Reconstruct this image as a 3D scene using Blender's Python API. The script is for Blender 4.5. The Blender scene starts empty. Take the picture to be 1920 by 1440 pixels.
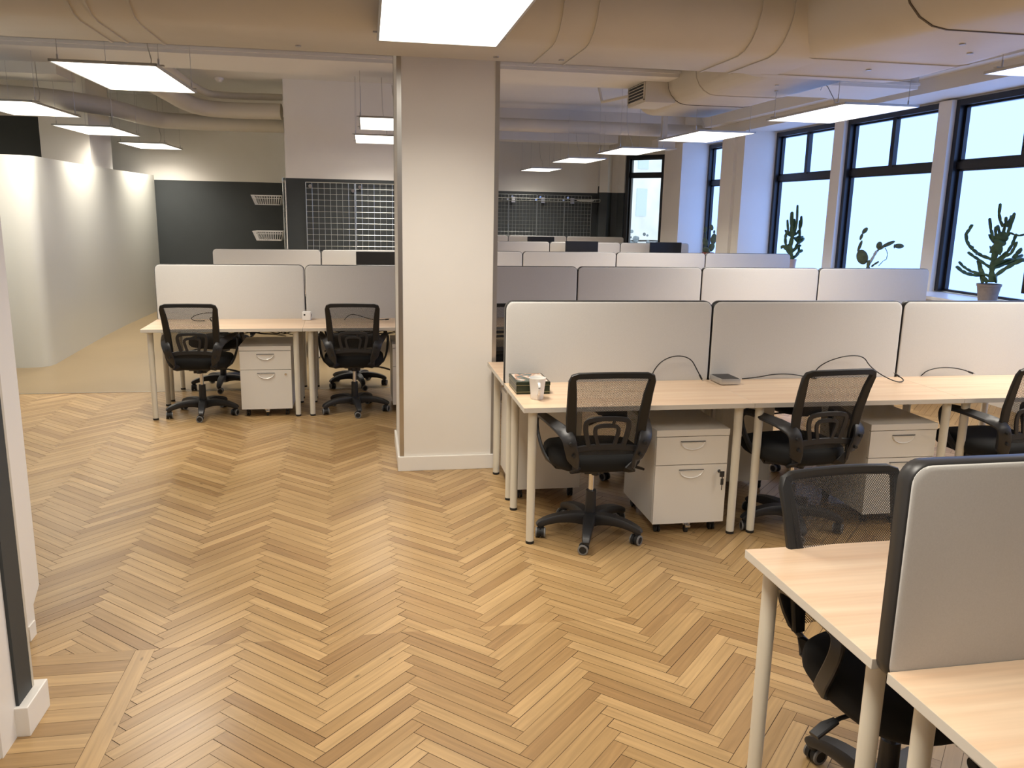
import bpy, bmesh, math, random
from mathutils import Vector, Matrix
R = math.radians
random.seed(7)
sc = bpy.context.scene
col = sc.collection

# ---------------------------------------------------------------- camera, world, exposure
CAMH = 1.6583
yaw, pitch, roll, FPX = 0.1747, 0.2063, 0.0195, 1550.0
fw = Vector((math.sin(yaw)*math.cos(pitch), math.cos(yaw)*math.cos(pitch), -math.sin(pitch)))
rt = Vector((math.cos(yaw), -math.sin(yaw), 0)); up0 = rt.cross(fw)
r_ = math.cos(roll)*rt + math.sin(roll)*up0
u_ = -math.sin(roll)*rt + math.cos(roll)*up0
cd = bpy.data.cameras.new('camera'); cam = bpy.data.objects.new('camera', cd); col.objects.link(cam)
M = Matrix((( r_.x, u_.x, -fw.x, 0), (r_.y, u_.y, -fw.y, 0), (r_.z, u_.z, -fw.z, CAMH), (0, 0, 0, 1)))
cam.matrix_world = M
cd.sensor_fit = 'HORIZONTAL'; cd.sensor_width = 36; cd.lens = FPX/1920*36; cd.clip_start = .05; cd.clip_end = 200
sc.camera = cam
w = bpy.data.worlds.new('world'); sc.world = w; w.use_nodes = True
w.node_tree.nodes['Background'].inputs[0].default_value = (.80, .91, 1, 1)
w.node_tree.nodes['Background'].inputs[1].default_value = 1.6
sc.view_settings.view_transform = 'Standard'; sc.view_settings.look = 'None'
sc.view_settings.gamma = 1; sc.view_settings.use_curve_mapping = False
sc.view_settings.exposure = 0.1
sc.cycles.max_bounces = 8; sc.cycles.diffuse_bounces = 5; sc.cycles.transparent_max_bounces = 24
sc.cycles.sample_clamp_indirect = 6
LAMP = 3.0            # radiance of the LED diffusers
LAMPC = (1.0, .925, .805, 1)
LAMPW = 31           # watts of the lamp behind each diffuser
WIN = 2.7            # radiance of the frosted panes
WINC = (.262, .45, 1.0, 1)

# ---------------------------------------------------------------- materials
def mat(name, c, rough=.5, metal=0, spec=.5, noise=None, bump=0, bscale=200, emit=None, alpha=None):
    m = bpy.data.materials.new(name); m.use_nodes = True
    nt = m.node_tree; b = nt.nodes['Principled BSDF']
    b.inputs['Base Color'].default_value = (*c, 1); b.inputs['Roughness'].default_value = rough
    b.inputs['Metallic'].default_value = metal; b.inputs['Specular IOR Level'].default_value = spec
    tc = nt.nodes.new('ShaderNodeTexCoord')
    if noise:
        amp, scale = noise
        n = nt.nodes.new('ShaderNodeTexNoise'); n.inputs['Scale'].default_value = scale; n.inputs['Detail'].default_value = 4
        nt.links.new(tc.outputs['Object'], n.inputs['Vector'])
        r = nt.nodes.new('ShaderNodeMapRange'); r.inputs[1].default_value = .3; r.inputs[2].default_value = .7
        r.inputs[3].default_value = 1-amp; r.inputs[4].default_value = 1+amp
        nt.links.new(n.outputs[0], r.inputs[0])
        mx = nt.nodes.new('ShaderNodeVectorMath'); mx.operation = 'SCALE'; mx.inputs[0].default_value = c
        nt.links.new(r.outputs[0], mx.inputs['Scale']); nt.links.new(mx.outputs[0], b.inputs['Base Color'])
    if bump:
        n2 = nt.nodes.new('ShaderNodeTexNoise'); n2.inputs['Scale'].default_value = bscale; n2.inputs['Detail'].default_value = 3
        nt.links.new(tc.outputs['Object'], n2.inputs['Vector'])
        bp = nt.nodes.new('ShaderNodeBump'); bp.inputs['Strength'].default_value = bump; bp.inputs['Distance'].default_value = .002
        nt.links.new(n2.outputs[0], bp.inputs['Height']); nt.links.new(bp.outputs[0], b.inputs['Normal'])
    return m

def emis(name, c, s):
    m = bpy.data.materials.new(name); m.use_nodes = True; nt = m.node_tree; nt.nodes.clear()
    e = nt.nodes.new('ShaderNodeEmission'); e.inputs[0].default_value = c; e.inputs[1].default_value = s
    o = nt.nodes.new('ShaderNodeOutputMaterial'); nt.links.new(e.outputs[0], o.inputs[0]); return m

WALLC = (.78, .745, .69)
m_wall = mat('wall_paint', WALLC, .6, noise=(.015, 3), bump=.05)
m_ceil = mat('ceiling_paint', (.66, .64, .60), .7, noise=(.02, 2), bump=.08, bscale=60)
m_duct = mat('duct_paint', (.56, .515, .43), .45, noise=(.025, 4))
m_ductseam = mat('duct_seam_dark', (.10, .075, .05), .6)
m_part = mat('partition_gloss_paint', (.64, .64, .585), .40, noise=(.01, 2))
m_dark = mat('charcoal_wall_paint', (.038, .044, .046), .55, noise=(.05, 4))
m_whitep = mat('white_lacquer', (.82, .79, .74), .35)
m_lino = mat('tan_linoleum', (.27, .195, .105), .30, noise=(.05, 1.5))
m_trim = mat('metal_strip', (.55, .50, .42), .25, metal=1)
m_chrome = mat('chrome', (.75, .75, .76), .12, metal=1)
m_steel = mat('brushed_steel', (.55, .53, .50), .3, metal=1)
m_wire = mat('wire_chrome', (.62, .64, .62), .3, metal=.85)
m_frame = mat('window_frame_dark', (.012, .011, .012), .35)
m_sill = mat('sill_white', (.80, .80, .80), .3)
m_edge = mat('divider_edge_plastic', (.025, .024, .024), .4)
m_edge2 = m_edge
m_fabric = mat('divider_fabric', (.60, .59, .565), .9, noise=(.03, 300), bump=.25, bscale=900)
m_leg = mat('cream_powder_coat', (.74, .70, .59), .35)
m_black = mat('black_rubber', (.012, .012, .012), .6)
m_plast = mat('black_plastic', (.022, .022, .024), .42, bump=.15, bscale=500)
m_bframe = mat('black_frame_plastic', (.010, .010, .010), .5)
m_seat = mat('black_seat_fabric', (.006, .006, .006), .95, bump=.3, bscale=900)
m_ring = mat('grey_wheel_tread', (.20, .20, .20), .5)
m_ped = mat('pedestal_white_laminate', (.80, .775, .72), .4)
m_gap = mat('shadow_gap_grey', (.09, .08, .07), .7)
m_handle = mat('moulded_white_plastic', (.80, .78, .73), .15)
m_cable = mat('black_cable', (.008, .008, .008), .4)
m_screen = mat('monitor_black', (.006, .006, .007), .35)
m_mug = mat('white_ceramic', (.78, .77, .74), .12)
m_tin = mat('dark_green_tin', (.020, .030, .016), .25, metal=.3)
m_gold = mat('gold_line', (.45, .40, .22), .3, metal=.6)
m_alu = mat('aluminium', (.55, .55, .54), .35, metal=.8)
m_cube = mat('white_plastic', (.80, .79, .77), .3)
m_pot = mat('grey_stone_pot', (.23, .19, .165), .8, noise=(.12, 25))
m_terra = mat('terracotta_pot', (.36, .10, .055), .8)
m_potw = mat('pale_clay_pot', (.55, .42, .36), .8)
m_soil = mat('potting_soil', (.04, .03, .02), .95)
m_cact = mat('cactus_green', (.045, .095, .045), .6, noise=(.35, 18))
m_pad = mat('prickly_pear_green', (.09, .11, .055), .6, noise=(.3, 20))
m_stemg = mat('pale_cactus_stem', (.42, .45, .42), .6)
m_diff = emis('led_diffuser', LAMPC, LAMP)
m_frost = emis('frosted_backlit_glass', WINC, WIN)
m_snow = mat('snowy_ground', (.75, .78, .82), .8)
m_bld = mat('pale_facade', (.85, .88, .88), .8, noise=(.15, .6))
m_bldw = mat('facade_window', (.62, .74, .76), .3)
m_bush = mat('shrub_grey_green', (.22, .27, .30), .8, noise=(.4, 6))

def wood_mat():
    m = bpy.data.materials.new('light_ash_laminate'); m.use_nodes = True; nt = m.node_tree; b = nt.nodes['Principled BSDF']
    tc = nt.nodes.new('ShaderNodeTexCoord'); mp = nt.nodes.new('ShaderNodeMapping'); mp.inputs['Scale'].default_value = (.9, 13, 1)
    nt.links.new(tc.outputs['Object'], mp.inputs[0])
    n = nt.nodes.new('ShaderNodeTexNoise'); n.inputs['Scale'].default_value = 1.3; n.inputs['Detail'].default_value = 3
    nt.links.new(mp.outputs[0], n.inputs[0])
    cr = nt.nodes.new('ShaderNodeValToRGB'); e = cr.color_ramp.elements
    e[0].position = .32; e[0].color = (.60, .415, .275, 1); e[1].position = .68; e[1].color = (.70, .54, .385, 1)
    nt.links.new(n.outputs[0], cr.inputs[0])
    n2 = nt.nodes.new('ShaderNodeTexNoise'); n2.inputs['Scale'].default_value = 6; n2.inputs['Detail'].default_value = 6
    mp2 = nt.nodes.new('ShaderNodeMapping'); mp2.inputs['Scale'].default_value = (.6, 18, 1)
    nt.links.new(tc.outputs['Object'], mp2.inputs[0]); nt.links.new(mp2.outputs[0], n2.inputs[0])
    mr = nt.nodes.new('ShaderNodeMapRange'); mr.inputs[1].default_value = .3; mr.inputs[2].default_value = .7; mr.inputs[3].default_value = .95; mr.inputs[4].default_value = 1.04
    nt.links.new(n2.outputs[0], mr.inputs[0])
    vs = nt.nodes.new('ShaderNodeVectorMath'); vs.operation = 'SCALE'
    nt.links.new(cr.outputs[0], vs.inputs[0]); nt.links.new(mr.outputs[0], vs.inputs['Scale'])
    nt.links.new(vs.outputs[0], b.inputs['Base Color']); b.inputs['Roughness'].default_value = .32
    return m
m_wood = wood_mat()
m_band = mat('desk_edge_band', (.66, .62, .55), .4)

def parquet_mat():
    m = bpy.data.materials.new('oak_parquet'); m.use_nodes = True; nt = m.node_tree; b = nt.nodes['Principled BSDF']; L = nt.links.new
    at = nt.nodes.new('ShaderNodeAttribute'); at.attribute_name = 'rnd'; at.attribute_type = 'GEOMETRY'
    sx = nt.nodes.new('ShaderNodeSeparateXYZ'); L(at.outputs['Vector'], sx.inputs[0])
    cr = nt.nodes.new('ShaderNodeValToRGB'); el = cr.color_ramp.elements
    el[0].position = 0; el[0].color = (.30, .178, .075, 1); el[1].position = 1; el[1].color = (.485, .318, .148, 1)
    e2 = el.new(.35); e2.color = (.375, .236, .102, 1); e3 = el.new(.75); e3.color = (.415, .268, .120, 1)
    L(sx.outputs[0], cr.inputs[0])
    uv = nt.nodes.new('ShaderNodeUVMap'); uv.uv_map = 'UVMap'
    mp = nt.nodes.new('ShaderNodeMapping'); mp.inputs['Scale'].default_value = (3.2, 60, 1); L(uv.outputs[0], mp.inputs[0])
    n = nt.nodes.new('ShaderNodeTexNoise'); n.inputs['Scale'].default_value = 1; n.inputs['Detail'].default_value = 5; n.inputs['Distortion'].default_value = .6; L(mp.outputs[0], n.inputs[0])
    mr = nt.nodes.new('ShaderNodeMapRange'); mr.inputs[1].default_value = .3; mr.inputs[2].default_value = .72; mr.inputs[3].default_value = .82; mr.inputs[4].default_value = 1.12
    L(n.outputs[0], mr.inputs[0])
    # knots and dark flecks
    mp2 = nt.nodes.new('ShaderNodeMapping'); mp2.inputs['Scale'].default_value = (5, 14, 1); L(uv.outputs[0], mp2.inputs[0])
    vo = nt.nodes.new('ShaderNodeTexVoronoi'); vo.inputs['Scale'].default_value = 1; L(mp2.outputs[0], vo.inputs['Vector'])
    kr = nt.nodes.new('ShaderNodeMapRange'); kr.inputs[1].default_value = .02; kr.inputs[2].default_value = .10; kr.inputs[3].default_value = .35; kr.inputs[4].default_value = 1
    L(vo.outputs['Distance'], kr.inputs[0])
    gate = nt.nodes.new('ShaderNodeMath'); gate.operation = 'GREATER_THAN'; gate.inputs[1].default_value = .72; L(sx.outputs[1], gate.inputs[0])
    mxk = nt.nodes.new('ShaderNodeMix'); mxk.inputs[2].default_value = 1; L(gate.outputs[0], mxk.inputs[0]); L(kr.outputs[0], mxk.inputs[3])
    # worn, large scale variation in world space
    tc = nt.nodes.new('ShaderNodeTexCoord'); n3 = nt.nodes.new('ShaderNodeTexNoise'); n3.inputs['Scale'].default_value = .9; n3.inputs['Detail'].default_value = 3; L(tc.outputs['Object'], n3.inputs[0])
    mr3 = nt.nodes.new('ShaderNodeMapRange'); mr3.inputs[1].default_value = .3; mr3.inputs[2].default_value = .7; mr3.inputs[3].default_value = .93; mr3.inputs[4].default_value = 1.06; L(n3.outputs[0], mr3.inputs[0])
    a = nt.nodes.new('ShaderNodeMath'); a.operation = 'MULTIPLY'; L(mr.outputs[0], a.inputs[0]); L(mxk.outputs[0], a.inputs[1])
    a2 = nt.nodes.new('ShaderNodeMath'); a2.operation = 'MULTIPLY'; L(a.outputs[0], a2.inputs[0]); L(mr3.outputs[0], a2.inputs[1])
    vs = nt.nodes.new('ShaderNodeVectorMath'); vs.operation = 'SCALE'; L(cr.outputs[0], vs.inputs[0]); L(a2.outputs[0], vs.inputs['Scale'])
    L(vs.outputs[0], b.inputs['Base Color'])
    rr = nt.nodes.new('ShaderNodeMapRange'); rr.inputs[1].default_value = .3; rr.inputs[2].default_value = .7; rr.inputs[3].default_value = .24; rr.inputs[4].default_value = .40; L(n3.outputs[0], rr.inputs[0])
    L(rr.outputs[0], b.inputs['Roughness']); b.inputs['Specular IOR Level'].default_value = .5
    bp = nt.nodes.new('ShaderNodeBump'); bp.inputs['Strength'].default_value = .12; bp.inputs['Distance'].default_value = .002; L(n.outputs[0], bp.inputs['Height']); L(bp.outputs[0], b.inputs['Normal'])
    return m
m_parq = parquet_mat()
m_seam = mat('parquet_joint_dark', (.045, .022, .010), .8)

def mesh_fabric_mat():
    # woven black net: a real pattern of small holes in object space
    m = bpy.data.materials.new('black_net_fabric'); m.use_nodes = True; nt = m.node_tree; b = nt.nodes['Principled BSDF']; L = nt.links.new
    b.inputs['Base Color'].default_value = (.018, .016, .015, 1); b.inputs['Roughness'].default_value = .6
    tc = nt.nodes.new('ShaderNodeTexCoord'); sp = nt.nodes.new('ShaderNodeSeparateXYZ'); L(tc.outputs['Object'], sp.inputs[0])
    def wv(a, s):
        mu = nt.nodes.new('ShaderNodeMath'); mu.operation = 'MULTIPLY'; mu.inputs[1].default_value = s; L(a, mu.inputs[0])
        s_ = nt.nodes.new('ShaderNodeMath'); s_.operation = 'SINE'; L(mu.outputs[0], s_.inputs[0]); return s_.outputs[0]
    pr = nt.nodes.new('ShaderNodeMath'); pr.operation = 'MULTIPLY'
    k = 2*math.pi/.0078
    L(wv(sp.outputs[0], k), pr.inputs[0]); L(wv(sp.outputs[2], k), pr.inputs[1])
    mr = nt.nodes.new('ShaderNodeMapRange'); mr.inputs[1].default_value = .14; mr.inputs[2].default_value = .34; L(pr.outputs[0], mr.inputs[0])
    inv = nt.nodes.new('ShaderNodeMath'); inv.operation = 'SUBTRACT'; inv.inputs[0].default_value = 1; L(mr.outputs[0], inv.inputs[1])
    # thin yarn lets a little light through everywhere
    ml = nt.nodes.new('ShaderNodeMath'); ml.operation = 'MULTIPLY'; ml.inputs[1].default_value = .88; L(inv.outputs[0], ml.inputs[0])
    L(ml.outputs[0], b.inputs['Alpha'])
    return m
m_net = mesh_fabric_mat()

def tin_lid_mat():
    m = bpy.data.materials.new('printed_tin_lid'); m.use_nodes = True; nt = m.node_tree; b = nt.nodes['Principled BSDF']; L = nt.links.new
    tc = nt.nodes.new('ShaderNodeTexCoord'); v = nt.nodes.new('ShaderNodeTexNoise'); v.inputs['Scale'].default_value = 22; v.inputs['Detail'].default_value = 2; L(tc.outputs['Object'], v.inputs[0])
    cr = nt.nodes.new('ShaderNodeValToRGB'); e = cr.color_ramp.elements
    e[0].position = .38; e[0].color = (.05, .07, .05, 1); e[1].position = .62; e[1].color = (.60, .55, .48, 1)
    x = e.new(.47); x.color = (.12, .16, .17, 1); x = e.new(.53); x.color = (.45, .22, .12, 1)
    L(v.outputs[0], cr.inputs[0]); L(cr.outputs[0], b.inputs['Base Color']); b.inputs['Roughness'].default_value = .25; return m
m_lid = tin_lid_mat()

gl = bpy.data.materials.new('clear_glass'); gl.use_nodes = True
_nt = gl.node_tree; _nt.nodes.clear()
_t = _nt.nodes.new('ShaderNodeBsdfTransparent'); _g = _nt.nodes.new('ShaderNodeBsdfGlossy'); _g.inputs['Roughness'].default_value = .02
_m = _nt.nodes.new('ShaderNodeMixShader'); _m.inputs[0].default_value = .06; _o = _nt.nodes.new('ShaderNodeOutputMaterial')
_nt.links.new(_t.outputs[0], _m.inputs[1]); _nt.links.new(_g.outputs[0], _m.inputs[2]); _nt.links.new(_m.outputs[0], _o.inputs[0])
m_glass = gl

# ---------------------------------------------------------------- mesh helpers
class MB:
    def __init__(s): s.v = []; s.f = []; s.mi = []; s.cur = 0; s.T = None; s.smooth = False; s.sm = []
    def add(s, vs, fs):
        o = len(s.v)
        for p in vs:
            p = Vector(p)
            if s.T is not None: p = s.T @ p
            s.v.append(tuple(p))
        for f in fs: s.f.append([o+i for i in f]); s.mi.append(s.cur); s.sm.append(s.smooth)
        return s
    def box(s, x0, x1, y0, y1, z0, z1, bev=0):
        if x0 > x1: x0, x1 = x1, x0
        if y0 > y1: y0, y1 = y1, y0
        if z0 > z1: z0, z1 = z1, z0
        if bev <= 0:
            vs = [(x, y, z) for z in (z0, z1) for y in (y0, y1) for x in (x0, x1)]
            return s.add(vs, [(0, 2, 3, 1), (4, 5, 7, 6), (0, 1, 5, 4), (2, 6, 7, 3), (0, 4, 6, 2), (1, 3, 7, 5)])
        b = min(bev, (x1-x0)/2.01, (y1-y0)/2.01, (z1-z0)/2.01)
        bm = bmesh.new(); bmesh.ops.create_cube(bm, size=1)
        for v in bm.verts: v.co = Vector(((x0+x1)/2+v.co.x*(x1-x0), (y0+y1)/2+v.co.y*(y1-y0), (z0+z1)/2+v.co.z*(z1-z0)))
        bmesh.ops.bevel(bm, geom=list(bm.edges), offset=b, segments=2, affect='EDGES', profile=.7)
        bm.verts.ensure_lookup_table(); vs = [v.co.copy() for v in bm.verts]; fs = [[v.index for v in f.verts] for f in bm.faces]
        bm.free(); return s.add(vs, fs)
    def loft(s, rings, cap=True, close=True, wrap=False):
        n = len(rings[0]); vs = [p for r in rings for p in r]; fs = []
        m = len(rings)
        for i in range(m if wrap else m-1):
            a = i*n; b = ((i+1) % m)*n
            for j in range(n if close else n-1):
                k = (j+1) % n; fs.append((a+j, a+k, b+k, b+j))
        if cap and not wrap:
            fs.append(tuple(range(n))[::-1]); fs.append(tuple((m-1)*n+j for j in range(n)))
        return s.add(vs, fs)
    def cyl(s, p, q, r, r2=None, n=16, cap=True):
        p = Vector(p); q = Vector(q); d = (q-p).normalized(); a = d.orthogonal().normalized(); b = d.cross(a)
        r2 = r if r2 is None else r2
        ring = lambda c, rr: [c+a*(math.cos(t)*rr)+b*(math.sin(t)*rr) for t in [2*math.pi*i/n for i in range(n)]]
        return s.loft([ring(p, r), ring(q, r2)], cap)
    def tube(s, pts, r, n=8, cap=True, smooth_path=0, closed=False, ribs=0):
        pts = [Vector(p) for p in pts]
        rs = list(r) if isinstance(r, (list, tuple)) else [r]*len(pts)
        for _ in range(smooth_path):
            np_, nr = [pts[0]], [rs[0]]
            for i in range(len(pts)-1):
                np_ += [pts[i]*.75+pts[i+1]*.25, pts[i]*.25+pts[i+1]*.75]; nr += [rs[i]*.75+rs[i+1]*.25, rs[i]*.25+rs[i+1]*.75]
            np_.append(pts[-1]); nr.append(rs[-1]); pts, rs = np_, nr
        rings = []; a = None; m = len(pts)
        for i in range(m):
            t = (pts[(i+1) % m]-pts[i-1]) if closed else (pts[min(i+1, m-1)]-pts[max(i-1, 0)])
            t = t.normalized() if t.length > 1e-9 else Vector((0, 0, 1))
            a = t.orthogonal() if a is None else a-t*a.dot(t)
            if a.length < 1e-6: a = t.orthogonal()
            a.normalize(); b = t.cross(a)
            ring = []
            for j in range(n):
                th = 2*math.pi*j/n; k = rs[i]*(1+(.3*math.cos(ribs*th) if ribs else 0))
                ring.append(pts[i]+a*(math.cos(th)*k)+b*(math.sin(th)*k))
            rings.append(ring)
        return s.loft(rings, cap, wrap=closed)
    def strip(s, pts, w_, t_, ref, closed=False, smooth_path=0):
        """rectangular (bevelled) section swept along pts; w_ along t x ref, t_ along ref-ish"""
        pts = [Vector(p) for p in pts]; ws = list(w_) if isinstance(w_, (list, tuple)) else [w_]*len(pts); ts = list(t_) if isinstance(t_, (list, tuple)) else [t_]*len(pts)
        for _ in range(smooth_path):
            np_, nw, nt_ = [], [], []
            rng = len(pts) if closed else len(pts)-1
            if not closed: np_.append(pts[0]); nw.append(ws[0]); nt_.append(ts[0])
            for i in range(rng):
                j = (i+1) % len(pts)
                for k in (.25, .75):
                    np_.append(pts[i]*(1-k)+pts[j]*k); nw.append(ws[i]*(1-k)+ws[j]*k); nt_.append(ts[i]*(1-k)+ts[j]*k)
            if not closed: np_.append(pts[-1]); nw.append(ws[-1]); nt_.append(ts[-1])
            pts, ws, ts = np_, nw, nt_
        rings = []; m = len(pts); ref = Vector(ref)
        for i in range(m):
            t = (pts[(i+1) % m]-pts[i-1]) if closed else (pts[min(i+1, m-1)]-pts[max(i-1, 0)])
            t.normalize(); n = ref-t*ref.dot(t)
            if n.length < 1e-4: n = t.orthogonal()
            n.normalize(); b = t.cross(n); hw, ht = ws[i]/2, ts[i]/2; c = .55
            prof = [(-hw, -ht*c), (-hw*.8, -ht), (hw*.8, -ht), (hw, -ht*c), (hw, ht*c), (hw*.8, ht), (-hw*.8, ht), (-hw, ht*c)]
            rings.append([pts[i]+b*x+n*y for x, y in prof])
        return s.loft(rings, not closed, wrap=closed)
    def ball(s, c, rx, ry, rz, n=12, m=8, rot=None):
        c = Vector(c); vs = [Vector((0, 0, -rz))]
        for i in range(1, m):
            ph = -math.pi/2+math.pi*i/m
            for j in range(n):
                th = 2*math.pi*j/n; vs.append(Vector((rx*math.cos(ph)*math.cos(th), ry*math.cos(ph)*math.sin(th), rz*math.sin(ph))))
        vs.append(Vector((0, 0, rz)))
        fs = [(0, 1+(j+1) % n, 1+j) for j in range(n)]
        for i in range(m-2):
            for j in range(n):
                a = 1+i*n+j; b = 1+i*n+(j+1) % n; fs.append((a, b, b+n, a+n))
        e = len(vs)-1; o = 1+(m-2)*n
        fs += [(o+j, o+(j+1) % n, e) for j in range(n)]
        if rot is not None: vs = [rot @ v for v in vs]
        return s.add([v+c for v in vs], fs)
    def prism(s, poly, h0, h1, axis='z'):
        """poly of 2D points extruded between h0,h1 along axis"""
        P = {'z': lambda a, b, h: (a, b, h), 'y': lambda a, b, h: (a, h, b), 'x': lambda a, b, h: (h, a, b)}[axis]
        return s.loft([[P(a, b, h0) for a, b in poly], [P(a, b, h1) for a, b in poly]])
    def build(s, name, m, parent=None, smooth=None, loc=None, bevel=0):
        me = bpy.data.meshes.new(name); me.from_pydata(s.v, [], s.f)
        mats = m if isinstance(m, (list, tuple)) else [m]
        for x in mats: me.materials.append(x)
        for i, p in enumerate(me.polygons): p.material_index = s.mi[i]
        bm = bmesh.new(); bm.from_mesh(me); bmesh.ops.recalc_face_normals(bm, faces=bm.faces); bm.to_mesh(me); bm.free()
        if smooth:
            for p in me.polygons: p.use_smooth = True
            try: me.set_sharp_from_angle(angle=R(smooth))
            except Exception: pass
        o = bpy.data.objects.new(name, me); col.objects.link(o)
        if parent is not None: o.parent = parent
        if loc is not None: o.location = loc
        return o

def rrect(x0, x1, y0, y1, r, n=5):
    pts = []
    for cx, cy, a in ((x1-r, y1-r, 0), (x0+r, y1-r, 90), (x0+r, y0+r, 180), (x1-r, y0+r, 270)):
        for i in range(n+1):
            t = R(a+90*i/n); pts.append((cx+r*math.cos(t), cy+r*math.sin(t)))
    return pts
def tag(o, label=None, cat=None, group=None, kind=None):
    if label: o['label'] = label
    if cat: o['category'] = cat
    if group: o['group'] = group
    if kind: o['kind'] = kind
    return o
def thing(name, label, cat, loc=(0, 0, 0), rz=0, group=None):
    o = bpy.data.objects.new(name, None); col.objects.link(o); o.location = loc; o.rotation_euler = (0, 0, rz)
    o.empty_display_size = .1
    return tag(o, label, cat, group)
def copy_tree(o, parent=None):
    c = o.copy(); col.objects.link(c)
    if parent is not None: c.parent = parent
    for ch in list(o.children): copy_tree(ch, c)
    return c
def place(proto, used, label, loc, rz=0, group=None):
    o = proto if not used else copy_tree(proto)
    o.location = loc; o.rotation_euler = (0, 0, rz); o['label'] = label
    if group: o['group'] = group
    return o
def struct(mb, name, m, smooth=None, label=None):
    return tag(mb.build(name, m, smooth=smooth), label, None, None, 'structure')

# ---------------------------------------------------------------- SETTING
CZ = 3.3
XL, XR, YB0, YB1 = -6.4, 6.0, -2.4, 18.0
PARQ_Y = 7.72
def clip(poly, a, b, c):   # keep a*x+b*y<=c
    out = []
    for i in range(len(poly)):
        p, q = poly[i], poly[(i+1) % len(poly)]
        dp, dq = a*p[0]+b*p[1]-c, a*q[0]+b*q[1]-c
        if dp <= 0: out.append(p)
        if dp*dq < 0:
            t = dp/(dp-dq); out.append(tuple(p[k]+(q[k]-p[k])*t for k in range(4)))
    return out
def make_floor():
    W_, L_ = .052, .445; rot = R(1.5)
    mb = MB(); uvs = []; rnd = []
    def emit(poly):
        rv = (random.random(), random.random(), 0)
        ou, ov = random.random()*50, random.random()*50
        if len(poly) < 3: return
        mb.add([(p[0], p[1], 0) for p in poly], [tuple(range(len(poly)))])
        uvs.append([(p[2]+ou, p[3]+ov) for p in poly]); rnd.append(rv)
    def clipped(poly):
        x0, x1, y0, y1 = -4.6, 6.0, .4, PARQ_Y
        poly = clip(poly, -1, 0, -x0); poly = clip(poly, 1, 0, x1) if poly else poly
        poly = clip(poly, 0, -1, -y0) if poly else poly; poly = clip(poly, 0, 1, y1) if poly else poly
        if not poly: return
        fx, fy = -.82, 3.06
        a = clip(poly, 0, -1, -fy)
        if a: emit(a)
        b = clip(poly, 0, 1, fy); b = clip(b, -1, 0, -fx) if b else b
        if b: emit(b)
    g = .0007; s2 = math.sqrt(.5); cr, sr = math.cos(rot), math.sin(rot)
    def plank(px, py, horiz):
        # lattice coordinates turned 45 degrees so the ridges run down the room
        l, w2 = (L_, W_) if horiz else (W_, L_)
        pts = []
        jl = random.uniform(0, .0012)
        jg = random.choice((0, 0, .0006, .0012))
        for (a, b) in ((g, g), (l-g-jl, g), (l-g-jl, w2-g-jg), (g, w2-g-jg)):
            x, y = px+a, py+b
            X, Y = (x-y)*s2, (x+y)*s2
            X, Y = X*cr-Y*sr-.17, X*sr+Y*cr+3.0
            u, v = (a, b) if horiz else (b, a)
            pts.append((X, Y, u, v))
        xs = [p[0] for p in pts]; ys = [p[1] for p in pts]
        if max(xs) < -4.6 or min(xs) > 6 or max(ys) < .4 or min(ys) > PARQ_Y: return
        clipped(pts)
    # herringbone: unit step (W,W); period between columns (L,-L)... built as stair of L shapes
    for j in range(-24, 25):
        for i in range(-215, 215):
            ox, oy = i*W_+j*L_, i*W_-j*L_
            plank(ox, oy, True)
            plank(ox, oy+W_, False)
    # straight laid field with a frame, left of the doorway
    x1, y1 = -.82, 3.06; fwid = .07
    def rect(a, b, c, d, along):
        pts = [(a, c), (b, c), (b, d), (a, d)]
        emit([(p[0], p[1], (p[0]-a) if along == 'x' else (p[1]-c), (p[1]-c) if along == 'x' else (p[0]-a)) for p in pts])
    rect(x1-fwid+g, x1-g, .5, y1-.001, 'y'); rect(x1-1.6, x1-fwid-g, y1-fwid+g, y1-g, 'x')
    y = y1-fwid
    while y > .5:
        rect(x1-1.6, x1-fwid-g, y-.074+g, y-g, 'x'); y -= .074
    npl = len(mb.f)
    # sub floor under the joints, and tan linoleum beyond the strip
    mb.cur = 1; mb.box(-4.7, 6.2, .3, PARQ_Y, -.05, -.0012)
    mb.cur = 2; mb.box(XL-.1, 6.9, PARQ_Y+.012, 18.9, -.05, 0)
    mb.cur = 1; mb.box(XL-.1, 6.3, YB0-.1, .35, -.05, -.001)
    me = bpy.data.meshes.new('floor'); me.from_pydata(mb.v, [], mb.f)
    for m in (m_parq, m_seam, m_lino): me.materials.append(m)
    me.polygons.foreach_set('material_index', mb.mi)
    me.uv_layers.new(name='UVMap'); me.attributes.new('rnd', 'FLOAT_VECTOR', 'FACE')
    flat = [c for uvp in uvs for uv in uvp for c in uv]; flat += [0.0]*(2*len(me.loops)-len(flat))
    me.uv_layers['UVMap'].data.foreach_set('uv', flat)
    fr = [c for v in rnd for c in v]; fr += [0.5]*(3*len(me.polygons)-len(fr))
    me.attributes['rnd'].data.foreach_set('vector', fr)
    me.update()
    o = bpy.data.objects.new('floor', me); col.objects.link(o); tag(o, 'oak herringbone parquet meeting tan linoleum', kind='structure')
    t = MB(); t.box(-4.7, 6.2, PARQ_Y-.012, PARQ_Y+.014, -.01, .003); struct(t, 'trim_1', m_trim, label='metal strip where parquet meets linoleum')
make_floor()

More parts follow.
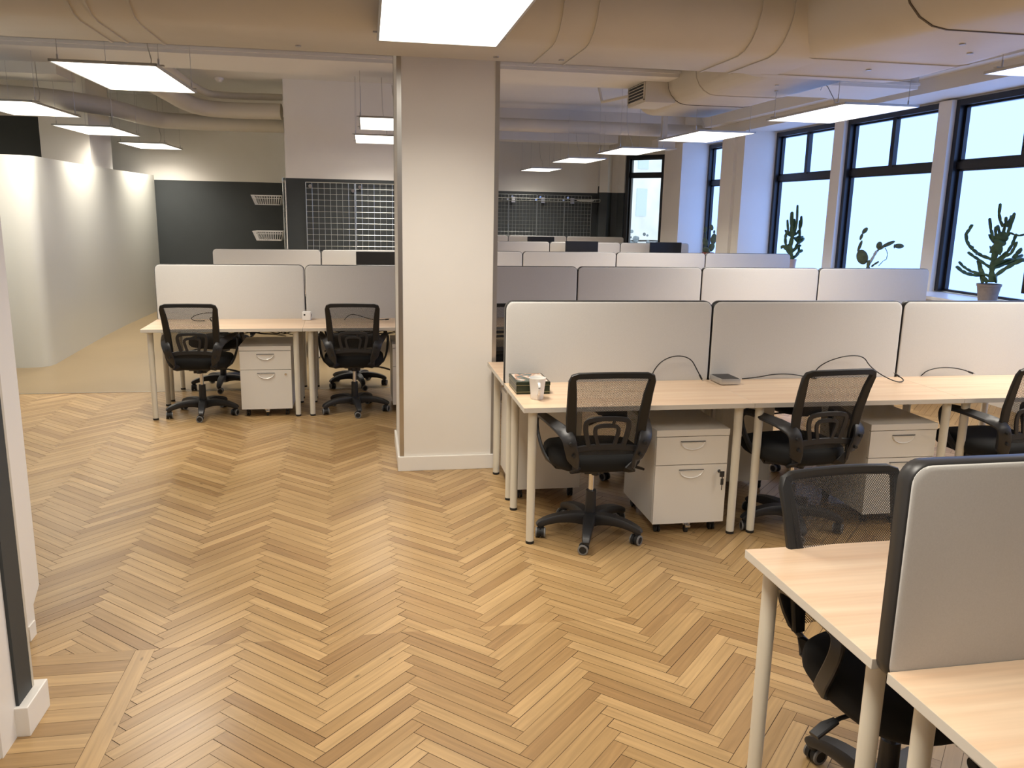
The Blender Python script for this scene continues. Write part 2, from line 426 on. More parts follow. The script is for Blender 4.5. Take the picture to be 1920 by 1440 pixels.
def wall2(name, x0, x1, y0, y1, zp, ztop=CZ, z0=0):
    """wall block painted charcoal up to zp and white above"""
    mb = MB(); mb.cur = 1
    if zp > z0: mb.box(x0, x1, y0, y1, z0, zp)
    mb.cur = 0; mb.box(x0, x1, y0, y1, zp, ztop)
    return struct(mb, name, [m_wall, m_dark])
mb = MB(); mb.box(XL-.2, 7.6, YB0-.2, 19.2, CZ, CZ+.15); struct(mb, 'ceiling', m_ceil)
mb = MB(); mb.box(XL-.2, XL, YB0, 18.2, 0, CZ); struct(mb, 'wall_left', m_wall)
mb = MB(); mb.box(XL, 6.3, YB0-.15, YB0, 0, CZ); struct(mb, 'wall_front', m_wall)
BLK_Y = 11.8
wall2('wall_block', -1.06, 1.3, BLK_Y, 13.9, 2.035)
wall2('wall_recess', -4.6, -1.06, 14.1, 14.3, 2.03)
wall2('wall_far', 1.3, 5.2, 18.0, 18.2, 2.075)
mb = MB(); mb.box(1.2, 1.35, 13.9, 18.2, 0, CZ); struct(mb, 'wall_passage', m_wall)
mb = MB(); mb.cur = 1; mb.box(XL, -3.96, 11.9, 12.1, 0, 2.72); mb.cur = 0; mb.box(XL, -3.96, 11.9, 12.1, 2.72, CZ); struct(mb, 'wall_corridor', [m_wall, m_dark])

# stepped pilasters next to the corner window
def polywall(name, pts, zp, th=.12):
    mb = MB()
    for (a, b) in zip(pts[:-1], pts[1:]):
        a = Vector((*a, 0)); b = Vector((*b, 0)); d = (b-a).normalized(); n = Vector((-d.y, d.x, 0))*th
        q = [a, b, b+n, a+n]
        for ci, z0, z1 in ((1, 0, zp), (0, zp, CZ)):
            mb.cur = ci; mb.loft([[(p.x, p.y, z0) for p in q], [(p.x, p.y, z1) for p in q]])
    return struct(mb, name, [m_wall, m_dark])
WD = Vector((.64, -.77, 0)).normalized()       # direction of the canted corner wall, left to right
WRp = Vector((6.15, 17.0, 0)); WLp = WRp-WD*.95
polywall('wall_pilaster', [(5.0, 18.0), (5.0, 17.86), (5.16, 17.80), (5.30, 17.95), (5.42, 17.90), (WLp.x-.02, WLp.y+.02)], 2.09)

# canted window wall (window 5)
def local(o, d):    # matrix with x along d, y outwards
    n = Vector((-d.y, d.x, 0)); return Matrix(((d.x, n.x, 0, o.x), (d.y, n.y, 0, o.y), (0, 0, 1, 0), (0, 0, 0, 1)))
T5 = local(WLp, WD)
WW, Z0, Z1 = .95, .9, 2.87
mb = MB(); mb.T = T5
mb.box(-.05, WW+.9, 0, .14, Z1, CZ); mb.box(-.05, WW+.9, 0, .14, 0, Z0); mb.box(WW, WW+.9, 0, .14, Z0, Z1)
struct(mb, 'wall_corner', m_wall)
def window(name, T, w, z0, z1, zt, mull, glass, depth=.12, fr=.06, parts_label=None, sash=True):
    f = MB(); f.T = T
    f.box(0, fr, -.005, depth, z0, z1); f.box(w-fr, w, -.005, depth, z0, z1); f.box(fr, w-fr, -.005, depth, z1-fr, z1); f.box(fr, w-fr, .04, depth, z0, z0+.016)
    f.box(fr, w-fr, .035, depth, zt, zt+.075)
    # stepped inner sash
    s = .035
    for (a, b) in ((z0+.016, zt), (zt+.075, z1-fr)):
        f.box(fr, fr+s, .05, depth, a, b); f.box(w-fr-s, w-fr, .05, depth, a, b); f.box(fr, w-fr, .05, depth, a, a+(s*.6 if a > z0+.1 else .008)); f.box(fr, w-fr, .05, depth, b-s*.6, b)
    if mull: f.box(w/2-.035, w/2+.035, .04, depth, zt+.075, z1-fr)
    o = tag(f.build(name, m_frame), kind='structure')
    g = MB(); g.T = T; g.box(fr, w-fr, depth-.025, depth-.018, z0+.016, z1-fr); g.build('window_pane', glass, o)
    return o
window('window_5', T5, WW, Z0, Z1, 2.42, False, m_glass, depth=.12, fr=.075)

# right hand wall: x = 5.5 piers, x = 6.0 window plane
XP, XW = 5.5, 6.0
SZ = .90; WT = 2.86; BZ = 2.88
mb = MB()
mb.box(XP, XW+.15, 11.86, 12.66, 0, BZ); mb.box(XP+.06, XW+.1, 12.66, 12.72, 0, BZ)
mb.box(XP, XW+.6, 14.36, 15.25, 0, CZ-.001)
mb.box(XP-.05, XP+.01, 12.10, 12.42, 0, BZ)                       # slim pilaster strip
for a, b in ((8.0, 8.2), (9.98, 10.2), (5.9, 6.1), (3.8, 4.0), (1.7, 1.9)): mb.box(XW-.06, XW+.15, a, b, SZ, WT)
mb.box(6.45, 6.6, 15.1, 16.9, 0, CZ)
mb.box(XW+.021, XW+.15, YB0, 15.3, WT, CZ)                          # above the windows
mb.box(5.62, XW+.15, YB0, 14.4, 0, SZ-.03)                        # below the sill
mb.box(XW, XW+.15, YB0, 1.0, SZ-.03, WT)
struct(mb, 'wall_right', m_wall)
mb = MB(); mb.box(XP-.004, XW+.15, YB0, 15.26, BZ, CZ); mb.box(XP-.16, XP+.02, YB0, 15.25, 3.02, CZ); struct(mb, 'trim_2', m_ceil, label='ceiling beam above the windows')
mb = MB(); mb.box(5.56, XW+.12, YB0, 11.86, SZ-.035, SZ, .006); mb.box(5.56, XW+.12, 12.66, 14.36, SZ-.035, SZ, .006); struct(mb, 'trim_3', m_sill, label='white window sill')
TY = lambda y: local(Vector((XW, y, 0)), Vector((0, -1, 0)))
for i, (a, b) in enumerate(((6.1, 8.0), (8.2, 9.98), (10.2, 11.86), (12.72, 14.36))):
    window('window_%d' % (i+1), TY(b), b-a, SZ+.01, WT, 2.17, i != 3, m_frost)
for i, (a, b) in enumerate(((4.0, 5.9), (1.9, 3.8))):
    window('window_%d' % (i+6), TY(b), b-a, SZ+.01, WT, 2.17, True, m_frost)

# ceiling beams
mb = MB()
mb.box(-6.3, XP-.16, 7.72, 8.55, 2.90, CZ)
for k, (z0, z1, d) in enumerate(((2.93, 2.955, .03), (3.02, 3.04, .05), (3.09, 3.105, .07), (3.16, CZ, .09))): mb.box(-6.3, XP-.16, 7.72-d, 7.73, z0, z1)
struct(mb, 'trim_4', m_ceil, label='moulded ceiling beam across the room')
mb = MB(); mb.box(1.4, XP, 13.9, 14.35, 3.14, CZ); struct(mb, 'trim_5', m_ceil)
mb = MB(); mb.box(1.4, 4.75, 15.8, 16.3, 2.96, CZ); struct(mb, 'trim_6', m_ceil)
mb = MB(); mb.box(XL, -3.2, 9.9, 10.5, 2.98, CZ); struct(mb, 'trim_7', m_ceil)

# pillar
mb = MB(); px0, px1, py0, py1 = .19, .80, 5.165, 5.82
mb.box(px0, px1, py0, py1, 0, CZ); struct(mb, 'wall_pillar', m_wall, label='square white pillar in the middle of the office')
mb = MB()
for x in (px0, px1-.024): mb.box(x-.003 if x == px0 else x, x+.024+(0 if x == px0 else .003), py0-.003, py0+.02, .095, CZ-.01)
mb.box(px0-.003, px0+.001, py1-.02, py1+.002, .095, 2.9)
struct(mb, 'trim_8', m_steel, label='brushed metal corner strips of the pillar')
mb = MB(); b_ = .016
mb.box(px0-b_, px1+b_, py0-b_, py0, 0, .095, .004); mb.box(px0-b_, px0, py0, py1+b_, 0, .095, .004); mb.box(px1, px1+b_, py0, py1+b_, 0, .095, .004)
struct(mb, 'baseboard_pillar', m_whitep)

# doorway wall end at the left edge of the picture
mb = MB(); mb.box(-1.45, -1.13, YB0, 2.44, 0, CZ); mb.box(-1.45, -1.115, 2.452, 2.57, 0, CZ)
mb.box(-1.45, -1.122, 2.44, 2.452, 0, CZ)
struct(mb, 'wall_doorway', m_whitep)
mb = MB(); mb.cur = 1; mb.box(-1.45, -1.105, 2.57, 2.675, .09, CZ); mb.cur = 0; mb.box(-1.45, -1.104, 2.675, 2.69, .09, CZ); struct(mb, 'trim_9', [m_duct, m_dark], label='charcoal strip of the doorway wall')
mb = MB(); mb.box(-1.45, -1.075, 2.555, 2.725, 0, .10, .004); struct(mb, 'baseboard_doorway', m_whitep)
mb = MB(); mb.prism([(2.76, .05), (3.25, .05), (3.25, .12), (3.32, .17), (3.32, 2.3), (2.76, 2.3)], -1.345, -1.305, 'x')
mb.box(-1.35, -1.30, 3.18, 3.24, 0, .06)
o = mb.build('display_board', m_whitep); tag(o, 'tall white board standing behind the doorway wall at the left edge', 'board')

# half height glossy partition
mb = MB()
outer = [(-6.3, 8.98), (-3.6, 8.98), (-3.42, 8.99), (-3.30, 9.02), (-3.24, 9.08), (-3.225, 9.2), (-3.27, 10.2), (-3.31, 11.2), (-3.32, 12.2), (-3.30, 13.2), (-3.27, 14.1)]
inner = [(-6.3, 9.1), (-3.6, 9.1), (-3.5, 9.11), (-3.42, 9.13), (-3.37, 9.17), (-3.35, 9.25), (-3.39, 10.2), (-3.43, 11.2), (-3.44, 12.2), (-3.42, 13.2), (-3.39, 14.1)]
loop = outer+inner[::-1]
mb.loft([[(*p, 0) for p in loop], [(*p, 2.10) for p in loop]], cap=False)
k0 = len(outer)
for i in range(k0-1):
    for z in (0, 2.10): mb.add([(*outer[i], z), (*outer[i+1], z), (*inner[i+1], z), (*inner[i], z)], [(0, 1, 2, 3)])
bm_ = mb.build('wall_partition', m_part, smooth=40); tag(bm_, 'half height glossy partition', kind='structure')
wall2('wall_column', -3.94, -3.37, 11.40, 12.3, 0)

# outdoors, seen through the clear corner window
mb = MB(); mb.box(2, 60, 19.5, 80, -.3, -.1); struct(mb, 'ground', m_snow)
b = thing('building', 'pale building seen through the clear corner window', 'building', (19, 52, 0), R(20))
mb = MB(); mb.box(-7, 1.2, 0, 8, 0, 22); mb.build('wall', m_bld, b)
for i in range(4):
    for k in range(7): mb = MB(); mb.box(-6.2+i*1.9, -5.4+i*1.9, -.06, .01, 1.5+k*2.9, 3.2+k*2.9); mb.build('window', m_bldw, b)
mb = MB()
random.seed(3)
for k in range(220): mb.ball((random.uniform(-1.8, 1.8), random.uniform(-.4, .4), .1+random.random()**1.5*1.1), *(random.uniform(.03, .10),)*3, n=6, m=4)
o = mb.build('shrub', m_bush, loc=(9.2, 26, -.1)); tag(o, 'grey leafless shrub outside the clear corner window', 'shrub')

# ---------------------------------------------------------------- DUCTS
def oval(cx0, cx1, zb, zt, rl, rr, n=10):
    """section in (a, z): flat bottom from cx0 to cx1, rounded sides of depth rl / rr"""
    pts = []; zc = (zb+zt)/2; h = (zt-zb)/2
    for i in range(n+1):
        t = math.pi/2+math.pi*i/n; pts.append((cx0+rl*math.cos(t), zc+h*math.sin(t)))
    for i in range(n+1):
        t = -math.pi/2+math.pi*i/n; pts.append((cx1+rr*math.cos(t), zc+h*math.sin(t)))
    return pts
D1 = oval(4.53, 5.06, 2.515, 3.02, .27, .09)
duct = thing('ventilation_duct', 'beige flat-bottomed ventilation duct crossing the ceiling and branching off along the windows', 'duct', (0, 0, 0)); tdu = duct
def d1ring(x, s=0):
    zc = 2.7675; yc = 4.795
    return [(x, yc+(a-yc)*(1+s/.4), zc+(z-zc)*(1+s/.25)) for a, z in D1]
mb = MB(); mb.loft([d1ring(-6.3), d1ring(2.52)])
mb.build('duct_run', m_duct, duct, smooth=40)
for x in (-2.62, -1.35, -1.27, -1.08, .98, 1.16, 2.02, 2.20):
    mb = MB(); mb.loft([d1ring(x, 0), d1ring(x, .006), d1ring(x+.012, .006), d1ring(x+.012, 0)]); mb.build('duct_seam', m_duct, duct, smooth=40)
TR = [(3.9, 3.10, 3.60, -1.0), (2.74, 3.26, 3.31, 1), ]
def tring(y, x0, x1, zb, zt, r=.25, s=0):
    return [(a, y, z) for a, z in oval(x0-s*.3, x1+s*.3, zb-s, zt+s, r+s*.7, r+s*.7)]
trunk = [tring(-2.3, 2.80, 3.30, 2.52, 3.02), tring(3.3, 2.75, 3.26, 2.52, 3.02), tring(3.7, 2.66, 3.26, 2.52, 3.02), tring(4.45, 2.47, 3.33, 2.52, 3.02), tring(5.1, 2.42, 3.36, 2.52, 3.02), tring(5.3, 2.5, 3.4, 2.54, 3.03), tring(6.0, 3.08, 3.66, 2.70, 3.1, .2), tring(8.98, 3.08, 3.66, 2.70, 3.1, .2), tring(9.03, 3.10, 3.64, 2.73, 3.07, .17)]
mb = MB(); mb.loft(trunk); mb.build('duct_branch', m_duct, tdu, smooth=40)
def seam(y, x0, x1, zb, zt, r, w_=.014, s=.006, m=m_duct):
    mb = MB(); mb.loft([tring(y, x0, x1, zb, zt, r, 0), tring(y, x0, x1, zb, zt, r, s), tring(y+w_, x0, x1, zb, zt, r, s), tring(y+w_, x0, x1, zb, zt, r, 0)])
    o = mb.build('duct_seam', m, tdu, smooth=40)
    if m is m_ductseam: o['label'] = 'dark open seam'
seam(4.5, 2.46, 3.335, 2.52, 3.02, .25); seam(5.05, 2.425, 3.36, 2.52, 3.02, .25); seam(6.1, 3.08, 3.66, 2.7, 3.1, .2); seam(7.3, 3.08, 3.66, 2.7, 3.1, .2)
seam(3.68, 2.665, 3.26, 2.52, 3.02, .25, .012, .004, m_ductseam); seam(8.0, 3.08, 3.66, 2.7, 3.1, .2, .012, .004, m_ductseam)
for x, y, z in ((-.35, 4.9, 2.515), (.74, 4.92, 2.515), (1.12, 4.92, 2.515), (2.95, 3.95, 2.52), (3.15, 4.15, 2.52), (2.95, 4.75, 2.52), (3.3, 6.6, 2.7), (3.45, 6.9, 2.7)): mb = MB(); mb.cyl((x, y, z-.006), (x, y, z+.01), .016); mb.build('rivet', m_steel, tdu)
# outlet box with louvres
mb = MB(); mb.T = Matrix.Translation((2.66, 8.0, 2.71)); mb.box(0, .30, 0, .55, 0, .39, .004); mb.cyl((.29, .27, .195), (.52, .27, .195), .19, n=24); ob = mb.build('air_outlet', m_duct, duct, smooth=30)
mb = MB(); mb.T = Matrix.Translation((2.66, 8.0, 2.71)); mb.box(-.004, .002, .03, .52, .03, .36); g_ = mb.build('grille_shade_sheet', m_black, ob); g_['label'] = 'black sheet painting the dark behind the louvres'  # black sheet paints the dark inside the outlet
for k in range(12): mb = MB(); mb.T = Matrix.Translation((2.66, 8.0, 2.71)); mb.box(-.012, -.003, .03, .52, .032+k*.029, .037+k*.029); mb.build('louvre', m_duct, ob)
mb = MB(); mb.T = Matrix.Translation((2.66, 8.0, 2.71)); mb.box(-.014, .0, .02, .032, .02, .37); mb.box(-.014, 0, .518, .53, .02, .37); mb.box(-.014, 0, .02, .53, .36, .372); mb.box(-.014, 0, .02, .53, .018, .03); mb.build('grille_frame', m_duct, ob)
# far pipes
def pipe(name, label, pts, r, m=m_duct, n=18, sp=2):
    mb = MB(); mb.tube(pts, r, n=n, smooth_path=sp); o = mb.build(name, m, smooth=50); return tag(o, label, 'pipe')
pipe('ceiling_pipe', 'thick pale pipe running across the far right of the ceiling', [(1.4, 13.2, 2.97), (3, 13.2, 2.97), (XP+.02, 13.2, 2.97)], .10, sp=0)
pipe('ceiling_pipe', 'round pale pipe bending along the back left ceiling, upper one', [(-1.10, 11.95, 2.90), (-2.0, 12.05, 2.90), (-2.25, 11.7, 2.93), (-2.3, 10.6, 2.97), (-2.4, 9.0, 3.0)], .105)
pipe('ceiling_pipe', 'round pale pipe bending along the back left ceiling, lower one', [(-1.10, 12.3, 2.76), (-2.6, 12.35, 2.76), (-2.85, 12.0, 2.77), (-3.0, 10.9, 2.78), (-3.6, 10.3, 2.8), (-5.6, 10.2, 2.8)], .105)
pipe('ceiling_pipe', 'thin pale pipe above the bending pipes at the back left', [(-1.10, 12.1, 3.10), (-1.9, 12.15, 3.10), (-2.1, 11.9, 3.1), (-2.12, 9.2, 3.12)], .045)
mb = MB(); mb.box(-.14, .14, -.15, .15, 0, .14, .01); mb.box(-.16, .16, -.17, .17, -.012, .004, .004); o = mb.build('air_outlet_box', m_duct, loc=(4.62, 12.9, 2.66))
mb2 = MB(); mb2.box(-.04, .04, -.04, .04, .14, .64); mb2.build('neck', m_duct, o); tag(o, 'small square air outlet box hanging near the far end of the ceiling', 'vent')
mb = MB(); mb.tube([(2.86, 10.55, CZ+.01), (2.9, 10.4, 3.0), (3.2, 9.2, 3.0), (3.24, 9.05, CZ+.01)], .018, n=8); o = mb.build('cable_conduit', m_duct); tag(o, 'thin conduit running slantwise under the ceiling behind the outlet box', 'conduit')
mb = MB(); mb.cyl((0, 0, 0), (0, 0, .03), .055, .06, n=20); mb.cyl((0, 0, -.025), (0, 0, 0), .03, .045, n=20)
o = mb.build('smoke_detector', m_cube, smooth=30, loc=(-1.88, 11.95, CZ-.032)); tag(o, 'round white smoke detector on the ceiling left of the pillar', 'smoke detector')

# ---------------------------------------------------------------- LED PANELS
def make_panel():
    t = thing('ceiling_light', '', 'ceiling light')
    mb = MB(); w2, l2 = .305, .62
    for a, b, c, d in ((-w2, -w2+.011, -l2, l2), (w2-.011, w2, -l2, l2), (-w2, w2, -l2, -l2+.011), (-w2, w2, l2-.011, l2)): mb.box(a, b, c, d, 0, .014)
    mb.box(-w2, w2, -l2, l2, .012, .016); mb.build('frame', m_steel, t)
    mb = MB(); mb.box(-w2+.011, w2-.011, -l2+.011, l2-.011, .002, .006); mb.build('diffuser', m_diff, t)
    ld = bpy.data.lights.new('panel_lamp', 'AREA'); ld.shape = 'RECTANGLE'; ld.size = .58; ld.size_y = 1.21; ld.energy = LAMPW; ld.color = LAMPC[:3]; ld.spread = R(135)
    lo = bpy.data.objects.new('panel_lamp', ld); col.objects.link(lo); lo.location = (0, 0, .0005); lo.parent = t
    for y in (-l2+.10, l2-.125): mb = MB(); mb.box(-w2-.02, w2+.02, y, y+.025, .016, .024); mb.build('hanger_bar', m_steel, t)
    mb = MB(); mb.box(-.06, .06, -.15, .15, .016, .04); mb.build('driver_box', m_steel, t)
    return t
def wires(t, ztop):
    h = ztop-2.475
    for sx in (-1, 1):
        for sy in (-1, 1):
            mb = MB(); mb.cyl((sx*.29, sy*.50, .02), (sx*.29, sy*.50, h), .0022, n=6); mb.cyl((sx*.29, sy*.50, .016), (sx*.29, sy*.50, .06), .006, n=8); mb.build('suspension_wire', m_steel, t)
    mb = MB(); mb.tube([(.05, .1, .03), (.10, .2, .12), (.04, .3, .3), (.03, .34, h)], .004, n=6, smooth_path=1); mb.build('power_cord', m_steel, t)
panel = make_panel(); PANELS = []; used = False
LT = [(.37, 3.82, 'white LED ceiling panel nearest the camera, above the middle, in front of the pillar', 2.515),
      (-1.54, 6.20, 'white LED ceiling panel hanging alone over the walkway left of the pillar', CZ),
      (-3.05, 8.46, 'white LED panel above the partition corner, cut by the left edge of the photo', CZ),
      (-3.05, 10.69, 'middle one of the three white LED panels hanging along the half height partition', CZ),
      (-3.05, 13.15, 'farthest of the three white LED panels hanging along the half height partition', CZ),
      (.25, 8.69, 'upper of the two white LED panels half hidden behind the left of the pillar', 2.9),
      (.18, 10.62, 'lower of the two white LED panels half hidden behind the left of the pillar', CZ),
      (3.80, 3.85, 'white LED panel cut by the right edge of the photo, nearest the windows', CZ),
      (3.78, 6.48, 'large white LED panel in front of the two large windows, under the duct', 2.71),
      (3.60, 8.80, 'white LED panel under the narrow end of the duct, fourth from the far wall', CZ),
      (3.54, 11.2, 'third white LED panel from the far wall in the row along the windows', CZ),
      (3.40, 13.5, 'second white LED panel from the far wall in the row along the windows', 3.14),
      (3.46, 16.8, 'smallest white LED panel, close to the far charcoal and white wall', CZ)]
for x, y, lab, zt in LT:
    o = place(panel, used, lab, (x, y, 2.475), 0, 'LED ceiling panels'); used = True
    PANELS.append((o, zt))
for x, y, lab in ((.37, 1.35, 'white LED panel right above the photographer, outside the photo'), (3.80, 1.4, 'white LED panel near the windows beside the photographer, outside the photo'), (-5.2, 10.4, 'added white LED panel behind the half height partition, unseen, to light the charcoal wall')):  # the panel behind the partition is added, unseen, to lift the charcoal wall
    o = copy_tree(panel); o.location = (x, y, 2.475); o['label'] = lab; PANELS.append((o, CZ))
for o, zt in PANELS: wires(o, zt)
    
# ---------------------------------------------------------------- DESKS AND DIVIDERS
DEP, ZD, TH, G = .60, .722, .025, .0265
def make_desk():
    t = thing('office_desk', '', 'desk')
    mb = MB(); mb.box(.0008, 1.1992, -DEP, 0, ZD-TH, ZD, .0015)
    top = mb.build('desktop', [m_wood, m_band], t)
    for p in top.data.polygons: p.material_index = 0 if p.normal.z > .8 else 1
    for x in (.057, 1.143):
        for y in (-DEP+.057, -.057):
            mb = MB(); mb.cyl((x, y, .012), (x, y, ZD-TH-.004), .0205, .0225, n=20); mb.cyl((x, y, ZD-TH-.006), (x, y, ZD-TH), .04, n=20)
            lg = mb.build('leg', m_leg, t, smooth=40)
            mb = MB(); mb.cyl((x, y, 0), (x, y, .014), .021, .0215, n=20); mb.build('foot_cap', m_black, lg, smooth=40)
    return t
def make_divider():
    t = thing('desk_divider', '', 'desk divider')
    w0, w1, z0, z1 = .002, 1.198, .690, 1.178
    mb = MB(); mb.loft([[(a, y, b) for a, b in rrect(w0+i, w1-i, z0+i, z1-i, .045, 7)] for y, i in ((-.022, .004), (-.017, 0), (.017, 0), (.022, .004))]); mb.build('edge_frame', m_edge, t, smooth=50)
    for s in (-1, 1):
        rs_ = [(.0045, .0200), (.0045, .0225), (.0080, .0248), (.016, .0256)]
        mb = MB(); mb.loft([[(a, s*y, b) for a, b in rrect(w0+i, w1-i, z0+i, z1-i, .042, 7)] for i, y in rs_]); mb.build('fabric_panel', m_fabric, t, smooth=60)
    return t
desk0, div0 = make_desk(), make_divider(); dused = [False, False]
ORD = ['first', 'second', 'third', 'fourth', 'fifth', 'sixth']
ROWS = {'N': (1.0646, 1.4462, .0187), 'A': (.7376, 4.4604, 0), 'L': (-1.7256, 7.245, .0244), 'M': (-1.7265, 9.9121, .0381), 'D': (1.7437, 13.4127, 0), 'E': (1.5856, 16.5635, 0)}
def rowpt(k, lx, ly, z=0):
    X, Y, t = ROWS[k]; return Vector((X+lx*math.cos(t)-ly*math.sin(t), Y+lx*math.sin(t)+ly*math.cos(t), z))
def add_desk(k, i, side, label):
    t = ROWS[k][2]
    o = place(desk0, dused[0], label, rowpt(k, 1.2*i+(0 if side < 0 else 1.2), -G if side < 0 else G), t+(0 if side < 0 else math.pi), 'office desks'); dused[0] = True; return o
def add_div(k, i, label):
    o = place(div0, dused[1], label, rowpt(k, 1.2*i, 0), ROWS[k][2], 'desk dividers'); dused[1] = True; return o
# near row
add_desk('N', 0, -1, 'light wood desk at the bottom right corner, on the near side of the foreground divider')
add_desk('N', 0, 1, 'light wood desk at lower right, on the far side of the foreground divider')
add_div('N', 0, 'large grey fabric divider in the lower right foreground with a dark rounded edge')
# front row
add_desk('A', 0, -1, 'light wood desk with the white mug and the tin box on it')
add_desk('A', 1, -1, 'light wood desk right of the mug desk, with the silver box at its left end')
add_desk('A', 2, -1, 'light wood desk of the mug row at the right edge of the photo')
add_desk('A', 0, 1, 'light wood desk on the far side of the divider behind the mug')
add_desk('A', 1, 1, 'light wood desk hidden behind the middle divider of the mug row')
add_desk('A', 2, 1, 'light wood desk hidden behind the rightmost divider of the mug row')
add_div('A', 0, 'light grey desk divider behind the white mug and tin box')
add_div('A', 1, 'light grey desk divider right of the one behind the mug, middle of three')
add_div('A', 2, 'light grey desk divider at the right edge of the photo, in the mug row')
where = {'L': 'row just behind the mug row', 'M': 'third row back', 'D': 'fourth row back', 'E': 'row at the far wall'}
side_txt = {-1: 'near side', 1: 'far side'}
lab_front = {('L', 0): 'light wood desk left of the pillar with the white pedestal under it',
             ('L', 1): 'light wood desk partly hidden behind the left side of the pillar'}
divlab = {('L', 0): 'leftmost tall light grey divider, on the desks left of the pillar', ('L', 1): 'light grey divider beside the pillar on its left, behind the white cube',
          ('M', 0): 'leftmost divider of the farther row left of the pillar, under the charcoal wall', ('M', 1): 'divider of the farther row left of the pillar with the monitor in front of it',
          ('L', 2): 'light grey divider just right of the pillar, in the row behind the mug', }
for k, n in (('L', 6), ('M', 6), ('D', 3), ('E', 3)):
    for i in range(n):
        for s in ((-1, 1) if k != 'E' else (-1,)):
            lab = lab_front.get((k, i)) if s < 0 else None
            add_desk(k, i, s, lab or 'wood desk, %s of the %s, %s from left' % (side_txt[s], where[k], ORD[i]))
        add_div(k, i, divlab.get((k, i)) or 'light grey divider in the %s, %s from the left' % (where[k], ORD[i]))

# ---------------------------------------------------------------- DRAWER PEDESTALS
def make_ped(keys=True):
    t = thing('drawer_pedestal', '', 'drawer unit'); W_, D_, z0, z1 = .395, .50, .062, .572
    mb = MB(); mb.box(0, W_, .018, D_, z0+.004, z1-.022, .001); mb.build('body', m_ped, t)
    mb = MB(); mb.box(.003, W_-.003, .016, .02, z0, z1-.028); mb.build('gap', m_gap, t)  # dark sheet paints the shade in the joints around the drawers
    mb = MB(); mb.box(-.002, W_+.002, -.002, D_, z1-.034, z1, .0015); mb.build('top_panel', m_ped, t)
    for zz0, zz1, in ((.385, z1-.038), (z0, .381)):
        mb = MB(); mb.box(.001, W_-.001, 0, .0165, zz0, zz1, .001); d = mb.build('drawer', m_ped, t)
        # half-moon recessed pull
        hz = zz1-.028; hw = .068; mb = MB(); pts = []
        arc = [(W_/2+hw*math.cos(R(180+a)), hz+.045*math.sin(R(180+a))) for a in range(0, 181, 12)]
        mb.loft([[(a, -.0025, b) for a, b in arc], [(W_/2+(a-W_/2)*.93, -.007, hz-.001+(b-hz)*.9) for a, b in arc], [(W_/2+(a-W_/2)*.75, .004, hz-.002+(b-hz)*.62) for a, b in arc]], cap=True)
        h_ = mb.build('handle', m_handle, d, smooth=60)
        mb = MB(); mb.box(W_/2-hw, W_/2+hw, -.003, -.0005, hz+.001, hz+.005); mb.build('handle_slot_shade', m_gap, h_)  # dark strip puts the slot's shade into its colour
    mb = MB(); mb.cyl((W_-.045, -.006, .345), (W_-.045, .002, .345), .009, n=14); lk = mb.build('lock', m_chrome, t, smooth=40)
    if keys:
        mb = MB(); mb.box(W_-.050, W_-.040, -.03, -.006, .344, .346); mb.box(W_-.053, W_-.028, -.036, -.030, .322, .352, .002); mb.tube([(W_-.04, -.034, .328), (W_-.038, -.034, .312)], .003, n=6); mb.box(W_-.046, W_-.030, -.036, -.032, .278, .312, .003); mb.box(W_-.040, W_-.036, -.035, -.033, .250, .280)
        mb.build('key', m_plast, lk, smooth=30)
    for x in (.045, W_-.045):
        for y in (.055, D_-.055):
            mb = MB(); mb.cyl((x-.013, y, .022), (x-.004, y, .022), .022, n=18); mb.cyl((x+.004, y, .022), (x+.013, y, .022), .022, n=18); mb.box(x-.014, x+.014, y-.014, y+.018, .030, .058, .003); mb.cyl((x, y, .05), (x, y, z0+.002), .012, n=10)
            mb.build('caster', m_black, t, smooth=40)
    mb = MB(); mb.box(W_/2-.02, W_/2+.02, .02, .05, .046, z0+.002, .002); mb.box(W_/2-.012, W_/2+.016, 0, .03, .036, .048, .003); mb.build('brake_bracket', m_chrome, t)
    mb = MB(); mb.cyl((W_/2-.008, .03, .017), (W_/2+.008, .03, .017), .017, n=14); mb.box(W_/2-.004, W_/2+.004, .02, .04, .02, .05); mb.build('caster', m_black, t, smooth=40)
    return t
ped0 = make_ped(True); ped1 = make_ped(False)
PG = 'white drawer pedestals under the desks'
place(ped0, False, 'white two drawer pedestal with keys hanging in its lock, under the mug desk', (1.450, 3.905, 0), 0, PG)
place(ped1, False, 'white two drawer pedestal under the second desk of the mug row', (2.655, 3.905, 0), 0, PG)
place(ped1, True, 'white two drawer pedestal between the two chairs left of the pillar', (-1.008, 6.70, 0), R(.8), PG)
place(ped1, True, 'white drawer pedestal under the desk half hidden by the left side of the pillar', (.192, 6.76, 0), R(.8), PG)
place(ped1, True, 'white pedestal seen from behind through the legs below the mug', (1.215, 5.02, 0), math.pi, PG)
place(ped1, True, 'white pedestal seen from behind between the first and second chair of the mug row', (2.415, 5.02, 0), math.pi, PG)
place(ped1, True, 'white pedestal under the far desk in the bottom right corner', (2.165, 2.02, 0), math.pi, PG)

